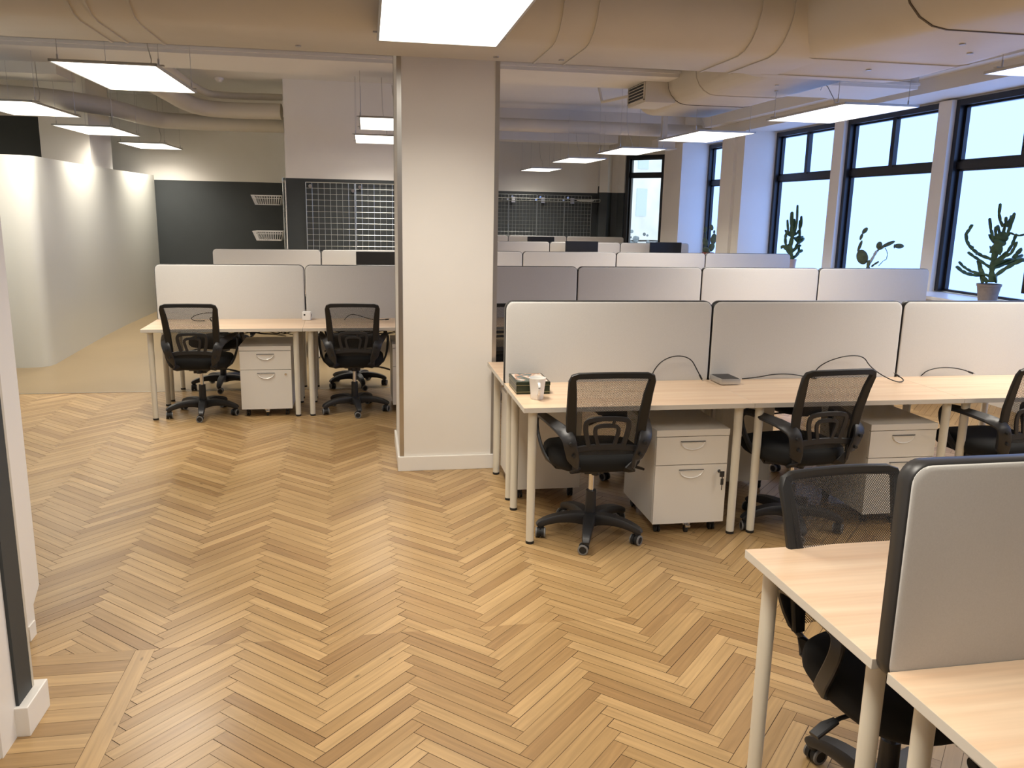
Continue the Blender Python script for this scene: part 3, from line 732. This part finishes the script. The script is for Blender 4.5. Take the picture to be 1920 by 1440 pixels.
# ---------------------------------------------------------------- MESH CHAIR
def back_y(z):
    t = (z-.48)/(.93-.48); return -.235-.085*t-.02*t*t+.02*math.sin(math.pi*max(0, min(1, t)))
def make_chair():
    t = thing('office_chair', '', 'office chair')
    # seat
    rings = []
    def outline(k, z, s=1.0):
        pts = []
        for i in range(40):
            a = 2*math.pi*i/40; c, sn = math.cos(a), math.sin(a); e = .62
            x = math.copysign(abs(c)**e, c)*.242*k; y = math.copysign(abs(sn)**e, sn)*.235*k+.02
            if y > .1: z2 = z-.018*((y-.1)/.15)**2*s
            else: z2 = z
            x *= 1-.06*max(0, -y)/.2
            pts.append((x, y, z2))
        return pts
    mb = MB(); mb.loft([outline(.80, .402, 0), outline(.93, .405, .3), outline(.99, .425, .6), outline(1, .445, 1), outline(.985, .468, 1), outline(.93, .482, 1), outline(.80, .489, 1), outline(.5, .487, 1), outline(.2, .484, 1)])
    mb.build('seat_cushion', m_seat, t, smooth=60)
    mb = MB(); mb.loft([outline(.70, .388, 0), outline(.88, .398, 0), outline(.90, .408, 0)]); mb.build('seat_pan', m_plast, t, smooth=40)
    # mechanism and lift
    mb = MB(); mb.box(-.08, .08, -.07, .10, .368, .395, .008); mb.box(-.05, .05, -.05, .05, .345, .372, .008); mb.cyl((0, -.07, .35), (0, -.07, .38), .02); mb.build('tilt_mechanism', m_plast, t)
    mb = MB(); mb.tube([(.06, .02, .37), (.20, .03, .362), (.245, .035, .352)], .006, n=8); mb.strip([(.215, .032, .358), (.25, .036, .35), (.29, .045, .335)], [.022, .034, .030], .012, (0, 0, 1)); mb.build('height_lever', m_plast, t, smooth=40)
    mb = MB(); mb.cyl((0, 0, .10), (0, 0, .345), .0145, n=18); mb.build('gas_lift', m_chrome, t, smooth=40)
    mb = MB(); mb.cyl((0, 0, .10), (0, 0, .245), .029, .0265, n=20); mb.build('lift_cover', m_plast, t, smooth=40)
    # five star base
    base = MB(); base.cyl((0, 0, .058), (0, 0, .125), .045, .036, n=20)
    bo = None; tips = []
    for k in range(5):
        a = R(36+72*k); d = Vector((math.cos(a), math.sin(a), 0))
        P = [d*.02+Vector((0, 0, .090)), d*.10+Vector((0, 0, .103)), d*.18+Vector((0, 0, .098)), d*.235+Vector((0, 0, .084)), d*.268+Vector((0, 0, .070)), d*.276+Vector((0, 0, .058))]
        base.strip(P, [.066, .060, .052, .046, .041, .034], [.062, .052, .042, .036, .032, .026], (0, 0, 1), smooth_path=1)
        base.cyl(d*.262+Vector((0, 0, .048)), d*.262+Vector((0, 0, .078)), .017, n=12)
        tips.append(d*.262)
    bo = base.build('star_base', m_plast, t, smooth=35)
    for k, p in enumerate(tips):
        an = [.5, 1.9, 2.9, 1.2, 2.3][k]; ax = Vector((math.cos(an), math.sin(an), 0)); fwd = Vector((-ax.y, ax.x, 0))*.012
        c = p+fwd+Vector((0, 0, .026))
        mb = MB(); mb.cyl(c-ax*.024, c-ax*.004, .0255, n=20); mb.cyl(c+ax*.004, c+ax*.024, .0255, n=20); mb.cyl(c-ax*.006, c+ax*.006, .02, n=12)
        mb.tube([c-ax*.012+Vector((0, 0, .020))-fwd, c+Vector((0, 0, .028))-fwd*.8, c+ax*.012+Vector((0, 0, .020))-fwd], .008, n=8); mb.cyl(p+Vector((0, 0, .03)), p+Vector((0, 0, .062)), .007, n=8)
        cs = mb.build('caster', m_black, t, smooth=40)
        mb = MB()
        for s in (-1, 1):
            n = 20; a1 = Vector((0, 0, 1)); b1 = ax.cross(a1); q = c+ax*(s*.0245)
            def ring(r, o): return [q+ax*(s*o)+a1*(math.cos(2*math.pi*i/n)*r)+b1*(math.sin(2*math.pi*i/n)*r) for i in range(n)]
            mb.loft([ring(.0262, -.006), ring(.0262, .0), ring(.0245, .001), ring(.0185, .001), ring(.0185, -.001)], cap=False)
        mb.build('tread', m_ring, cs, smooth=40)['label'] = 'grey tread ring'
    # back frame
    fr = []
    def bp(x, z): return Vector((x, back_y(z)+.10*x*x*4*.0+(abs(x)/.2)**2*.012, z))
    zb, zt_, wt, wb = .475, .915, .192, .165
    path = [bp(-wb, zb), bp(-wb-.006, .58), bp(-wb-.014, .70), bp(-wt+.006, .82), bp(-wt-.001, zt_-.028), bp(-wt+.004, zt_-.008), bp(-wt+.026, zt_), bp(-.08, zt_+.003), bp(0, zt_+.004), bp(.08, zt_+.003), bp(wt-.026, zt_), bp(wt-.004, zt_-.008), bp(wt+.001, zt_-.028), bp(wt-.006, .82), bp(wb+.014, .70), bp(wb+.006, .58), bp(wb, zb)]
    mb = MB(); mb.strip(path, [.036, .046, .050, .044, .036, .032, .030, .029, .029, .029, .030, .032, .036, .044, .050, .046, .036], .022, (0, 1, 0)); mb.build('back_frame', m_bframe, t, smooth=40)
    # net
    nx, nz = 12, 14; vs = []; fs = []
    for j in range(nz+1):
        z = .50+(zt_-.006-.50)*j/nz
        for i in range(nx+1):
            u = -1+2*i/nx; hw = wb+(wt-wb)*((z-zb)/(zt_-zb)); vs.append((u*hw, back_y(z)+(abs(u)*hw/.2)**2*.012+.012, z))
    for j in range(nz):
        for i in range(nx): a = j*(nx+1)+i; fs.append((a, a+1, a+nx+2, a+nx+1))
    mb = MB(); mb.add(vs, fs); mb.build('back_net', m_net, t, smooth=80)
    # lumbar grid
    L_ = lambda x, z: Vector((x, back_y(z)-.004, z))
    mb = MB(); mb.strip([L_(-.165, .533), L_(-.08, .545), L_(0, .548), L_(.08, .545), L_(.165, .533)], .032, .014, (0, 1, 0), smooth_path=1)
    mb.strip([L_(-.085, .545), L_(-.105, .625), L_(-.108, .668), L_(-.092, .688), L_(0, .694), L_(.092, .688), L_(.108, .668), L_(.105, .625), L_(.085, .545)], .024, .012, (0, 1, 0), smooth_path=1)
    mb.strip([L_(-.038, .545), L_(-.054, .60), L_(-.060, .638), L_(-.045, .654), L_(0, .657), L_(.045, .654), L_(.060, .638), L_(.054, .60), L_(.038, .545)], .020, .012, (0, 1, 0), smooth_path=1)
    mb.strip([L_(.030, .655), L_(.034, .690)], .014, .012, (0, 1, 0))
    mb.build('lumbar_support', m_plast, t, smooth=40)
    # arms
    for s in (-1, 1):
        mb = MB()
        up = [(.10, -.10, .392), (.135, -.195, .405), (.155, -.245, .47), (.178, -.268, .55), (.192, -.262, .605), (.215, -.20, .628), (.242, -.10, .640), (.262, 0, .646), (.268, .055, .640)]
        mb.strip([Vector((s*a, b, c)) for a, b, c in up], [.045, .058, .062, .064, .066, .058, .048, .042, .038], [.018, .018, .018, .018, .020, .022, .022, .022, .022], (s*.35, -.55, .75), smooth_path=1)
        lo = [(.268, .045, .646), (.276, .082, .628), (.280, .085, .59), (.276, .06, .53), (.262, .02, .465), (.235, -.02, .412), (.18, -.035, .394), (.10, -.03, .390)]
        mb.strip([Vector((s*a, b, c)) for a, b, c in lo], [.036, .036, .038, .040, .042, .046, .048, .048], .016, (s*1, .3, .2), smooth_path=1)
        ar = mb.build('armrest', m_plast, t, smooth=40)
        mb = MB()
        for a, b, c in ((.183, -.274, .575), (.166, -.266, .513)): mb.cyl((s*a, b-.018, c), (s*a, b+.004, c), .0085, n=12)
        mb.build('screw_cap', m_black, ar, smooth=40)
    return t
chair0 = make_chair(); cused = False
CH = [(1.13, 3.97, -1, 'black mesh office chair at the desk with the mug'),
      (2.245, 3.96, 6, 'black mesh office chair at the second desk of the mug row'),
      (3.43, 3.95, 4, 'black mesh office chair cut by the right edge of the photo, in the mug row'),
      (-1.325, 6.83, -1, 'leftmost black mesh office chair, left of the pillar, its back to the camera'),
      (-.12, 6.85, 0, 'black mesh office chair right beside the pillar on its left, back to the camera'),
      (1.07, 6.86, 0, 'black mesh office chair, only a sliver showing between pillar and mug row divider'),
      (1.41, 1.83, 186, 'black mesh office chair in the right foreground, facing the camera under the near desk'),
      (-1.33, 7.86, 150, 'black office chair on the far side of the leftmost desk, seen beneath it'),
      (-.12, 7.88, 176, 'black office chair on the far side of the desk beside the pillar'),
      (1.66, 5.00, 182, 'black office chair on the far side of the mug desk, seen beneath it'),
      (2.86, 5.02, 176, 'black office chair on the far side of the second desk of the mug row')]
for i, (x, y, a, lab) in enumerate(CH):
    o = place(chair0, cused, lab, (x, y, 0), R(a), 'black mesh office chairs'); cused = True
    turn = {3: 26, 4: 26, 6: 28, 7: 12}.get(i, 0)      # the star base swivels freely under the seat
    for ch in o.children:
        if ch.name.split('.')[0] in ('star_base', 'caster'): ch.rotation_euler = (0, 0, R(turn))

# ---------------------------------------------------------------- SMALL THINGS ON THE DESKS
# mug
t = thing('mug', 'white ceramic mug on the front desk beside the tin box', 'mug', (.843, 4.035, ZD))
n = 32
def rg(r, z): return [(r*math.cos(2*math.pi*i/n), r*math.sin(2*math.pi*i/n), z) for i in range(n)]
mb = MB(); mb.loft([rg(.030, 0), rg(.0325, .003), rg(.0345, .03), rg(.043, .108), rg(.0435, .110), rg(.0405, .110), rg(.0395, .105), rg(.031, .012), rg(.005, .010)], cap=True); mb.build('cup', m_mug, t, smooth=50)
mb = MB(); a = R(-92); d = Vector((math.cos(a), math.sin(a), 0)); mb.strip([d*.037+Vector((0, 0, .088)), d*.055+Vector((0, 0, .090)), d*.066+Vector((0, 0, .075)), d*.064+Vector((0, 0, .05)), d*.052+Vector((0, 0, .032)), d*.034+Vector((0, 0, .026))], .013, .008, (0, 0, 1), smooth_path=2); mb.build('handle', m_mug, t, smooth=60)
# tin box
t = thing('tin_box', 'dark green tin box with a printed lid on the front desk, behind the mug', 'box', (.755, 4.14, ZD))
mb = MB(); mb.box(0, .178, 0, .235, 0, .045, .004); mb.build('tin_body', m_tin, t)
mb = MB(); mb.box(-.002, .180, -.002, .237, .045, .066, .004); l_ = mb.build('lid', m_tin, t)
mb = MB(); mb.box(.008, .170, .008, .227, .0662, .0668); mb.build('printed_picture', m_lid, l_)
mb = MB()
for z in (.012, .047): mb.box(-.0025, .1805, -.0026, .2375, z, z+.0015)
mb.build('gold_line', m_gold, t)
# silver box
t = thing('card_reader', 'small flat silver and black box on the front desks by the divider gap', 'electronic device', (2.005, 4.345, ZD), R(2))
mb = MB(); mb.box(-.065, .055, -.075, .075, .004, .036, .008); mb.build('housing', m_alu, t, smooth=30)
mb = MB(); mb.box(-.056, .046, -.066, .066, .0355, .038, .002); mb.build('black_top', m_screen, t)
# white cube
t = thing('smart_plug_cube', 'small white cube adapter at the foot of the divider gap left of the pillar', 'electronic device', (-.51, 7.165, ZD), R(-5))
mb = MB(); mb.box(-.036, .036, -.036, .036, 0, .072, .010); mb.build('cube_body', m_cube, t, smooth=30)
mb = MB(); mb.cyl((-.015, -.037, .046), (-.015, -.035, .046), .008, n=12); mb.cyl((.037, 0, .04), (.035, 0, .04), .014, n=12); mb.build('button', m_screen, t)
# cables
def cable(label, pts, r=.0032, plug=True, sp=3, name='cable'):
    mb = MB(); mb.tube(pts, r, n=8, smooth_path=sp); o = mb.build(name, m_cable, smooth=60); tag(o, label, 'cable', 'black cables')
    if plug:
        p = Vector(pts[-1]); q = Vector(pts[-2]); d = (p-q).normalized(); mb = MB(); mb.cyl(p-d*.028, p+d*.004, .0055, n=10); pl = mb.build('plug', m_black, o, smooth=40)
        mb = MB(); mb.cyl(p+d*.004, p+d*.016, .004, n=8); mb.build('plug_tip', m_chrome, pl)
    return o
cable('black cable arching high over the front desk, left of the silver box', [(1.585, 4.425, .725), (1.60, 4.42, .79), (1.65, 4.41, .85), (1.73, 4.40, .875), (1.81, 4.40, .855), (1.85, 4.40, .79), (1.882, 4.40, .735)])
cable('flat wavy black cable right of the silver box', [(2.14, 4.42, .727), (2.24, 4.42, .735), (2.33, 4.42, .752), (2.45, 4.42, .752), (2.56, 4.41, .730), (2.60, 4.40, .7255)], plug=False)
cable('black cable looping up behind the second front chair', [(2.60, 4.425, .726), (2.60, 4.42, .78), (2.68, 4.42, .83), (2.80, 4.41, .862), (2.89, 4.40, .855), (2.92, 4.38, .80), (2.95, 4.30, .76), (3.02, 4.24, .726), (3.08, 4.26, .735), (3.06, 4.33, .76)])
cable('short black cable arching on the third desk of the mug row', [(3.30, 4.425, .727), (3.34, 4.42, .765), (3.44, 4.41, .782), (3.55, 4.40, .77), (3.62, 4.39, .745)])
cable('looped black cable on the left end desk, seen through the chair net', [(-1.32, 7.08, .728), (-1.40, 7.05, .73), (-1.44, 7.10, .75), (-1.37, 7.14, .78), (-1.26, 7.13, .79), (-1.22, 7.10, .765), (-1.29, 7.08, .75), (-1.26, 7.04, .73)])
cable('black cable on the desk beside the pillar, seen through the chair net', [(-.20, 7.10, .728), (-.15, 7.14, .775), (-.08, 7.12, .765), (.02, 7.08, .735), (.10, 7.06, .732), (.17, 7.06, .738)])
mb = MB(); mb.box(.15, 1.05, -.02, .02, .60, .603); mb.box(.15, 1.05, -.075, -.072, .60, .64); mb.box(.15, 1.05, -.075, -.02, .60, .603)
random.seed(11)
def cable_nest(label, k, lx0, lx1, ly):
    mb = MB()
    for j in range(7):
        pts = []
        x = random.uniform(lx0, lx0+.08)
        while x < lx1:
            pts.append(rowpt(k, x, ly+random.uniform(-.05, .05), random.uniform(.60, .675))); x += random.uniform(.07, .14)
        mb.tube(pts, .0035, n=6, smooth_path=2)
    o = mb.build('cable_bundle', m_cable); tag(o, label, 'cable')
cable_nest('tangle of cables slung under the desk left of the pillar, above the pedestal', 'L', .45, 1.15, -.20)
cable_nest('cables slung under the desk beside the pillar', 'L', 1.35, 2.1, -.20)
cable_nest('black cables slung under the desk by the gap between first and second front desks', 'A', .95, 1.6, -.15)

# monitors
def make_monitor():
    t = thing('monitor', '', 'monitor')
    mb = MB(); mb.box(-.27, .27, -.02, .012, .13, .45, .004); mb.build('bezel', m_screen, t)
    mb = MB(); mb.box(-.262, .262, -.0215, -.019, .142, .442); mb.build('screen', m_screen, t)
    mb = MB(); mb.box(-.03, .03, .012, .03, .01, .30, .004); mb.box(-.12, .12, -.07, .09, 0, .012, .004); mb.build('stand', m_plast, t)
    return t
mon = make_monitor()
place(mon, False, 'black monitor top showing in front of the farther divider left of the pillar', (.145, 9.70, ZD), R(2.2), 'black computer monitors')
place(mon, True, 'black monitor on the fourth row of desks, nearer the pillar', (3.42, 13.15, ZD+.03), 0, 'black computer monitors')
place(mon, True, 'black monitor on the fourth row of desks, nearer the windows', (4.84, 13.15, ZD+.03), 0, 'black computer monitors')
place(mon, True, 'black monitor showing over the last row of desks', (3.39, 16.25, ZD), 0, 'black computer monitors')
o = place(mon, True, 'black screen standing on the window sill, cut by the right edge of the photo', (5.80, 6.20, SZ), R(-70), 'black computer monitors')

# ---------------------------------------------------------------- WIRE GRIDS ON THE WALLS
def grid_panel(name, label, x0, x1, y, z0, z1, cx, cz, r=.0028, group=None, rz=0):
    t = thing(name, label, 'wire grid', (x0, y, z0), rz, group); mb = MB(); W_ = x1-x0; H_ = z1-z0
    k = 0
    nx = max(1, round(W_/cx)); nz = max(1, round(H_/cz))
    for i in range(nx+1): mb.cyl((W_*i/nx, 0, 0), (W_*i/nx, 0, H_), r*(1.7 if i in (0, nx) else 1), n=6)
    for j in range(nz+1): mb.cyl((0, -.004, H_*j/nz), (W_, -.004, H_*j/nz), r*(1.7 if j in (0, nz) else 1), n=6)
    mb.build('wire_mesh', m_wire, t, smooth=60)
    for kx, kz in ((.06, H_-.05), (W_-.02, H_-.10), (W_-.02, H_*.28)):
        mb = MB(); mb.cyl((kx, -.012, kz), (kx, .03, kz), .012, n=12); mb.cyl((kx, -.02, kz), (kx, -.012, kz), .024, n=16)
        mb.build('mounting_knob', m_chrome, t, smooth=40)
    return t
GG = 'wire grid panels on the walls'
grid_panel('wire_grid', 'left wire grid panel on the charcoal wall, left of the pillar', -.80, -.155, BLK_Y-.04, .52, 1.985, .0787, .0787, group=GG)
grid_panel('wire_grid', 'brightly lit wire grid panel on the charcoal wall, beside the pillar', -.14, .52, BLK_Y-.04, .52, 1.985, .0787, .0787, r=.0034, group=GG)
xs = [2.40, 3.02, 3.64, 4.25, 4.86]
GL = ['partly hidden by the pillar', 'second from the pillar', 'third from the pillar', 'nearest the corner window']
for i in range(4): grid_panel('wire_grid', 'wire grid panel on the far charcoal wall, '+GL[i], xs[i]+.008, xs[i+1]-.008, 17.95, .75, 2.01, .0775, .0787, r=.0021, group=GG)
# end grid with baskets, seen edge on
t = grid_panel('wire_grid', 'grey grid panel seen edge on at the wall corner, carrying two baskets', 0, .66, 0, 0, 1.52, .05, .05, r=.004, group=GG); t.location = (-1.105, 11.82, .52); t.rotation_euler = (0, 0, R(90))
def basket(label, z):
    t = thing('wire_basket', label, 'basket', (-1.13, 11.86, z), 0, 'wire baskets'); mb = MB(); rect = lambda x0, x1, y0, y1, z_: [(x0, y0, z_), (x1, y0, z_), (x1, y1, z_), (x0, y1, z_)]
    T0 = (-.40, 0.0, .0, .40); B0 = (-.355, -.03, .04, .36)
    mb.tube(rect(*T0, .12), .006, n=6, closed=True); mb.tube(rect(*B0, 0), .005, n=6, closed=True)
    mb.tube(rect(-.385, -.012, .012, .39, .085), .003, n=5, closed=True)
    for i in range(13):
        u = i/12
        for s0, s1 in ((0, 1),):
            for yy, yb in ((T0[2], B0[2]), (T0[3], B0[3])): mb.cyl((T0[0]+(T0[1]-T0[0])*u, yy, .12), (B0[0]+(B0[1]-B0[0])*u, yb, 0), .0035, n=5)
            for xx, xb in ((T0[0], B0[0]), (T0[1], B0[1])): mb.cyl((xx, T0[2]+(T0[3]-T0[2])*u, .12), (xb, B0[2]+(B0[3]-B0[2])*u, 0), .0035, n=5)
        mb.cyl((B0[0]+(B0[1]-B0[0])*u, B0[2], 0), (B0[0]+(B0[1]-B0[0])*u, B0[3], 0), .003, n=5)
    mb.build('wire_body', m_cube, t, smooth=60)
basket('white wire basket on the edge-on grid, the upper of two', 1.68)
basket('white wire basket on the edge-on grid, the lower of two', 1.20)
mb = MB(); mb.box(-1.075, -1.062, BLK_Y-.012, BLK_Y+.02, 0, 2.0); struct(mb, 'trim_10', m_whitep)
# rack along the far grids
t = thing('wire_shelf', 'long shallow wire shelf hung on the far grids', 'shelf', (0, 17.72, 1.90)); mb = MB()
for yy in (-.10, 0, .10, .18): mb.cyl((2.42, yy, -.02), (4.95, yy, -.02), .005, n=6)
mb.tube([(2.42, -.12, .03), (4.95, -.12, .03), (4.95, .20, .03), (2.42, .20, .03)], .006, n=6, closed=True)
for i in range(26): x = 2.42+2.53*i/25; mb.cyl((x, -.12, .03), (x, -.10, -.02), .004, n=5); mb.cyl((x, -.10, -.02), (x, .18, -.02), .004, n=5)
mb.build('wire_tray', m_wire, t)
for x in (2.45, 3.1, 3.75, 4.4): mb = MB(); mb.box(x-.03, x+.05, .17, .20, -.06, .06); mb.build('shelf_bracket', m_steel, t)
mb = MB(); mb.loft([[(.20*math.cos(a/12*math.pi)*k, .09*math.sin(a/12*math.pi)*k, z) for a in range(24)] for k, z in ((.5, 0), (.9, .012), (1, .03))]); o = mb.build('oval_dish', m_cube, smooth=40, loc=(4.66, 17.74, 1.886)); tag(o, 'pale oval dish lying on the long wire shelf', 'dish')
mb = MB(); mb.cyl((4.97, 17.93, 1.62), (4.99, 17.90, 2.22), .012, n=8); o = mb.build('rod', m_plast); tag(o, 'thin black rod leaning on the far wall beside the last grid', 'rod')

# ---------------------------------------------------------------- PLANTS
def plant(name, label, base, pot_r, pot_h, pot_m, stems=(), pads=(), mstem=None, ribs=3, pale=(), seed=1, thick=1.0):
    rs = random.Random(seed); bx, by = base; az = math.atan2(bx, by); sa, ca = math.sin(az), math.cos(az)
    t = thing(name, label, 'potted plant', (bx, by, SZ))
    rightv = Vector((ca, -sa, 0)); depv = Vector((sa, ca, 0))
    def P(y, z, d): w_ = -(y-by)*sa; return rightv*w_+depv*d+Vector((0, 0, z-SZ))
    n = 28
    def ring(r, z): return [(r*math.cos(2*math.pi*i/n), r*math.sin(2*math.pi*i/n), z) for i in range(n)]
    mb = MB(); mb.loft([ring(pot_r*.72, 0), ring(pot_r*.95, pot_h*.86), ring(pot_r*1.0, pot_h*.87), ring(pot_r*1.02, pot_h), ring(pot_r*.93, pot_h), ring(pot_r*.90, pot_h*.9), ring(.01, pot_h*.9)]); mb.build('pot', pot_m, t, smooth=40)
    mb = MB(); mb.loft([ring(pot_r*.88, pot_h*.86), ring(pot_r*.88, pot_h*.92), ring(.01, pot_h*.93)]); mb.build('soil', m_soil, t)
    mb = MB(); mp = MB()
    for i, (pts, r) in enumerate(stems):
        k0 = rs.uniform(-.10, .10) if i > 1 else 0; N = len(pts); tgt = mp if i in pale else mb
        out = [P(y, z, k0*(j/(N-1)) + (rs.uniform(-.012, .012) if j else 0)) for j, (y, z) in enumerate(pts)]
        # segmented joints: radius swells between nodes
        dens, rad = [], []
        for j in range(N-1):
            for q in (0, .2, .5, .8): dens.append(out[j].lerp(out[j+1], q)); rad.append(r*(.78, .98, 1.08, .98)[(0, .2, .5, .8).index(q)])
        dens.append(out[-1]); rad.append(r*.9)
        d = (dens[-1]-dens[-2]).normalized(); dens.append(dens[-1]+d*r*.7); rad.append(r*.35)
        rad[0] = r*1.0
        rad = [q*thick for q in rad]; tgt.tube(dens, rad, n=9 if ribs else 10, ribs=ribs)
    if mb.v: mb.build('stems', mstem, t, smooth=40)
    if mp.v: mp.build('pale_stem', m_stemg, t, smooth=40)
    for i, (y, z, hw, hh, an) in enumerate(pads):
        c = P(y, z, rs.uniform(-.03, .03)); rot = Matrix.Rotation(-az+0*R(90), 3, 'Z') @ Matrix.Rotation(R(an), 3, 'Y')
        mbp = MB(); mbp.ball(c, hw*1.05, max(.008, hw*.22), hh*1.14, n=16, m=12, rot=rot)
        for v in range(0): pass
        mbp.build('cactus_pad', m_pad, t, smooth=60)
    return t
TALL = [([(6.873, 1.09), (6.888, 1.192), (6.883, 1.295), (6.875, 1.398)], 0.0176), ([(6.876, 1.357), (6.853, 1.433), (6.824, 1.474), (6.813, 1.535)], 0.0336), ([(6.883, 1.295), (6.942, 1.306), (7.043, 1.328), (7.107, 1.352), (7.173, 1.384), (7.231, 1.424), (7.269, 1.465), (7.289, 1.528)], 0.0108), ([(7.276, 1.528), (7.243, 1.571), (7.22, 1.61)], 0.0106), ([(6.907, 1.219), (6.99, 1.254), (7.075, 1.291), (7.151, 1.322), (7.226, 1.356)], 0.0095), ([(6.911, 1.142), (6.972, 1.159), (7.052, 1.166), (7.154, 1.18), (7.22, 1.204), (7.276, 1.229), (7.327, 1.265)], 0.0088), ([(7.039, 1.15), (7.129, 1.15), (7.212, 1.162), (7.279, 1.185), (7.349, 1.223)], 0.0111), ([(6.92, 1.086), (6.977, 1.13), (7.031, 1.21), (7.079, 1.284)], 0.0123), ([(6.987, 1.081), (7.02, 1.155), (7.068, 1.249)], 0.0103), ([(6.894, 1.451), (6.947, 1.483), (6.979, 1.523)], 0.0121), ([(6.915, 1.464), (6.94, 1.517), (6.973, 1.571), (7.007, 1.672)], 0.0094), ([(6.869, 1.466), (6.907, 1.546), (6.913, 1.599)], 0.0101), ([(6.837, 1.494), (6.871, 1.573), (6.896, 1.61)], 0.0087), ([(6.821, 1.601), (6.868, 1.654), (6.897, 1.72), (6.898, 1.807)], 0.0093), ([(6.815, 1.521), (6.803, 1.602), (6.797, 1.642), (6.803, 1.688)], 0.0093), ([(6.786, 1.516), (6.757, 1.55), (6.728, 1.636), (6.71, 1.725)], 0.0099), ([(6.776, 1.602), (6.745, 1.675), (6.732, 1.702)], 0.0092), ([(6.781, 1.489), (6.743, 1.524), (6.721, 1.551), (6.674, 1.536), (6.611, 1.528), (6.537, 1.543)], 0.0066), ([(6.861, 1.276), (6.781, 1.342), (6.724, 1.378), (6.682, 1.44), (6.665, 1.487), (6.649, 1.537)], 0.0094), ([(6.85, 1.27), (6.744, 1.337), (6.677, 1.368), (6.651, 1.415), (6.63, 1.468)], 0.0094), ([(6.873, 1.241), (6.736, 1.298), (6.631, 1.311), (6.534, 1.349)], 0.0108), ([(6.642, 1.323), (6.606, 1.365), (6.567, 1.409)], 0.0131), ([(6.871, 1.228), (6.748, 1.263), (6.629, 1.298), (6.562, 1.315), (6.483, 1.307)], 0.0122), ([(6.861, 1.126), (6.821, 1.163), (6.722, 1.225), (6.624, 1.271), (6.527, 1.31)], 0.0122), ([(6.889, 1.377), (6.94, 1.395), (6.954, 1.418)], 0.0067), ([(6.817, 1.095), (6.839, 1.162)], 0.0101), ([(7.105, 1.345), (7.118, 1.372)], 0.0083), ([(7.168, 1.384), (7.18, 1.412)], 0.007)]
EU = [([(10.629, 1.076), (10.663, 1.177), (10.693, 1.255), (10.666, 1.375), (10.666, 1.469)], 0.0204), ([(10.663, 1.086), (10.526, 1.129), (10.458, 1.188), (10.369, 1.208)], 0.0142), ([(10.675, 1.153), (10.783, 1.211), (10.874, 1.255), (10.945, 1.232)], 0.0157), ([(10.727, 1.174), (10.83, 1.289), (10.852, 1.368), (10.838, 1.425), (10.795, 1.465)], 0.0142), ([(10.663, 1.177), (10.56, 1.23), (10.494, 1.303), (10.462, 1.381), (10.482, 1.497), (10.446, 1.551), (10.468, 1.658)], 0.0126), ([(10.51, 1.302), (10.392, 1.338), (10.36, 1.373)], 0.0124), ([(10.487, 1.35), (10.386, 1.392)], 0.0123), ([(10.655, 1.406), (10.535, 1.441), (10.48, 1.481), (10.494, 1.604)], 0.0125), ([(10.684, 1.39), (10.71, 1.531), (10.729, 1.71)], 0.0172), ([(10.629, 1.438), (10.627, 1.517), (10.661, 1.617)], 0.0156), ([(10.613, 1.439), (10.574, 1.572), (10.599, 1.804)], 0.0109), ([(10.734, 1.396), (10.795, 1.465), (10.837, 1.607)], 0.011), ([(10.752, 1.403), (10.839, 1.432), (10.879, 1.471)], 0.011), ([(10.647, 1.178), (10.5, 1.248), (10.426, 1.271)], 0.0141), ([(10.618, 1.376), (10.564, 1.339), (10.518, 1.348)], 0.0125), ([(10.458, 1.188), (10.461, 1.25), (10.504, 1.271)], 0.0108), ([(10.48, 1.311), (10.474, 1.366), (10.524, 1.379)], 0.0231), ([(10.686, 1.216), (10.729, 1.277)], 0.0236)]
PP = [(8.982, 1.21, 0.06, 0.077, -20), (9.051, 1.336, 0.017, 0.06, 15), (9.04, 1.444, 0.016, 0.036, 15), (8.982, 1.514, 0.023, 0.037, 35), (8.673, 1.35, 0.031, 0.039, 10), (8.5, 1.368, 0.021, 0.067, 62), (8.375, 1.345, 0.01, 0.022, 0), (8.29, 1.349, 0.027, 0.046, 90)]
PPS = [([(8.839, 1.06), (8.849, 1.11), (8.837, 1.167)], 0.0203), ([(8.819, 1.147), (8.754, 1.231), (8.714, 1.283)], 0.0151), ([(8.757, 1.248), (8.675, 1.302), (8.589, 1.331)], 0.0117), ([(8.561, 1.328), (8.513, 1.289), (8.495, 1.249), (8.502, 1.195), (8.56, 1.175), (8.64, 1.116)], 0.0041), ([(8.775, 1.107), (8.736, 1.131), (8.657, 1.165)], 0.0109)]
P4 = [(13.679, 1.41, 0.026, 0.044, 10), (13.651, 1.31, 0.011, 0.057, -8), (13.649, 1.2, 0.042, 0.07, -15), (13.431, 1.448, 0.032, 0.045, -15), (13.305, 1.376, 0.017, 0.028, 0), (13.311, 1.256, 0.047, 0.083, 5), (13.622, 1.073, 0.048, 0.044, 0), (13.374, 1.115, 0.047, 0.069, 20)]
plant('potted_cactus', 'large branching cactus in a grey pot on the sill at the right edge', (5.74, 6.90), .105, .175, m_pot, TALL, mstem=m_cact, seed=2, thick=1.3)
plant('potted_cactus', 'bushy upright cactus with finger-like stems in a pale clay pot on the sill', (5.74, 10.63), .062, .185, m_potw, EU, mstem=m_cact, seed=3, thick=1.3)
PPS2 = [([(8.85, .98), (8.839, 1.06), (8.849, 1.11), (8.837, 1.167)], .0203)]+PPS[1:]
plant('potted_cactus', 'straggling prickly pear cactus with a long arm leaning right, on the sill', (5.74, 8.85), .085, .13, m_pot, PPS2, PP, mstem=m_pad, ribs=0, pale=(1,), seed=4)
plant('potted_cactus', 'small prickly pear with round pads in the narrow far window', (5.74, 13.5), .10, .13, m_terra, [([(13.5, 1.0), (13.5, 1.08)], .03)], P4, mstem=m_pad, ribs=0, seed=5)
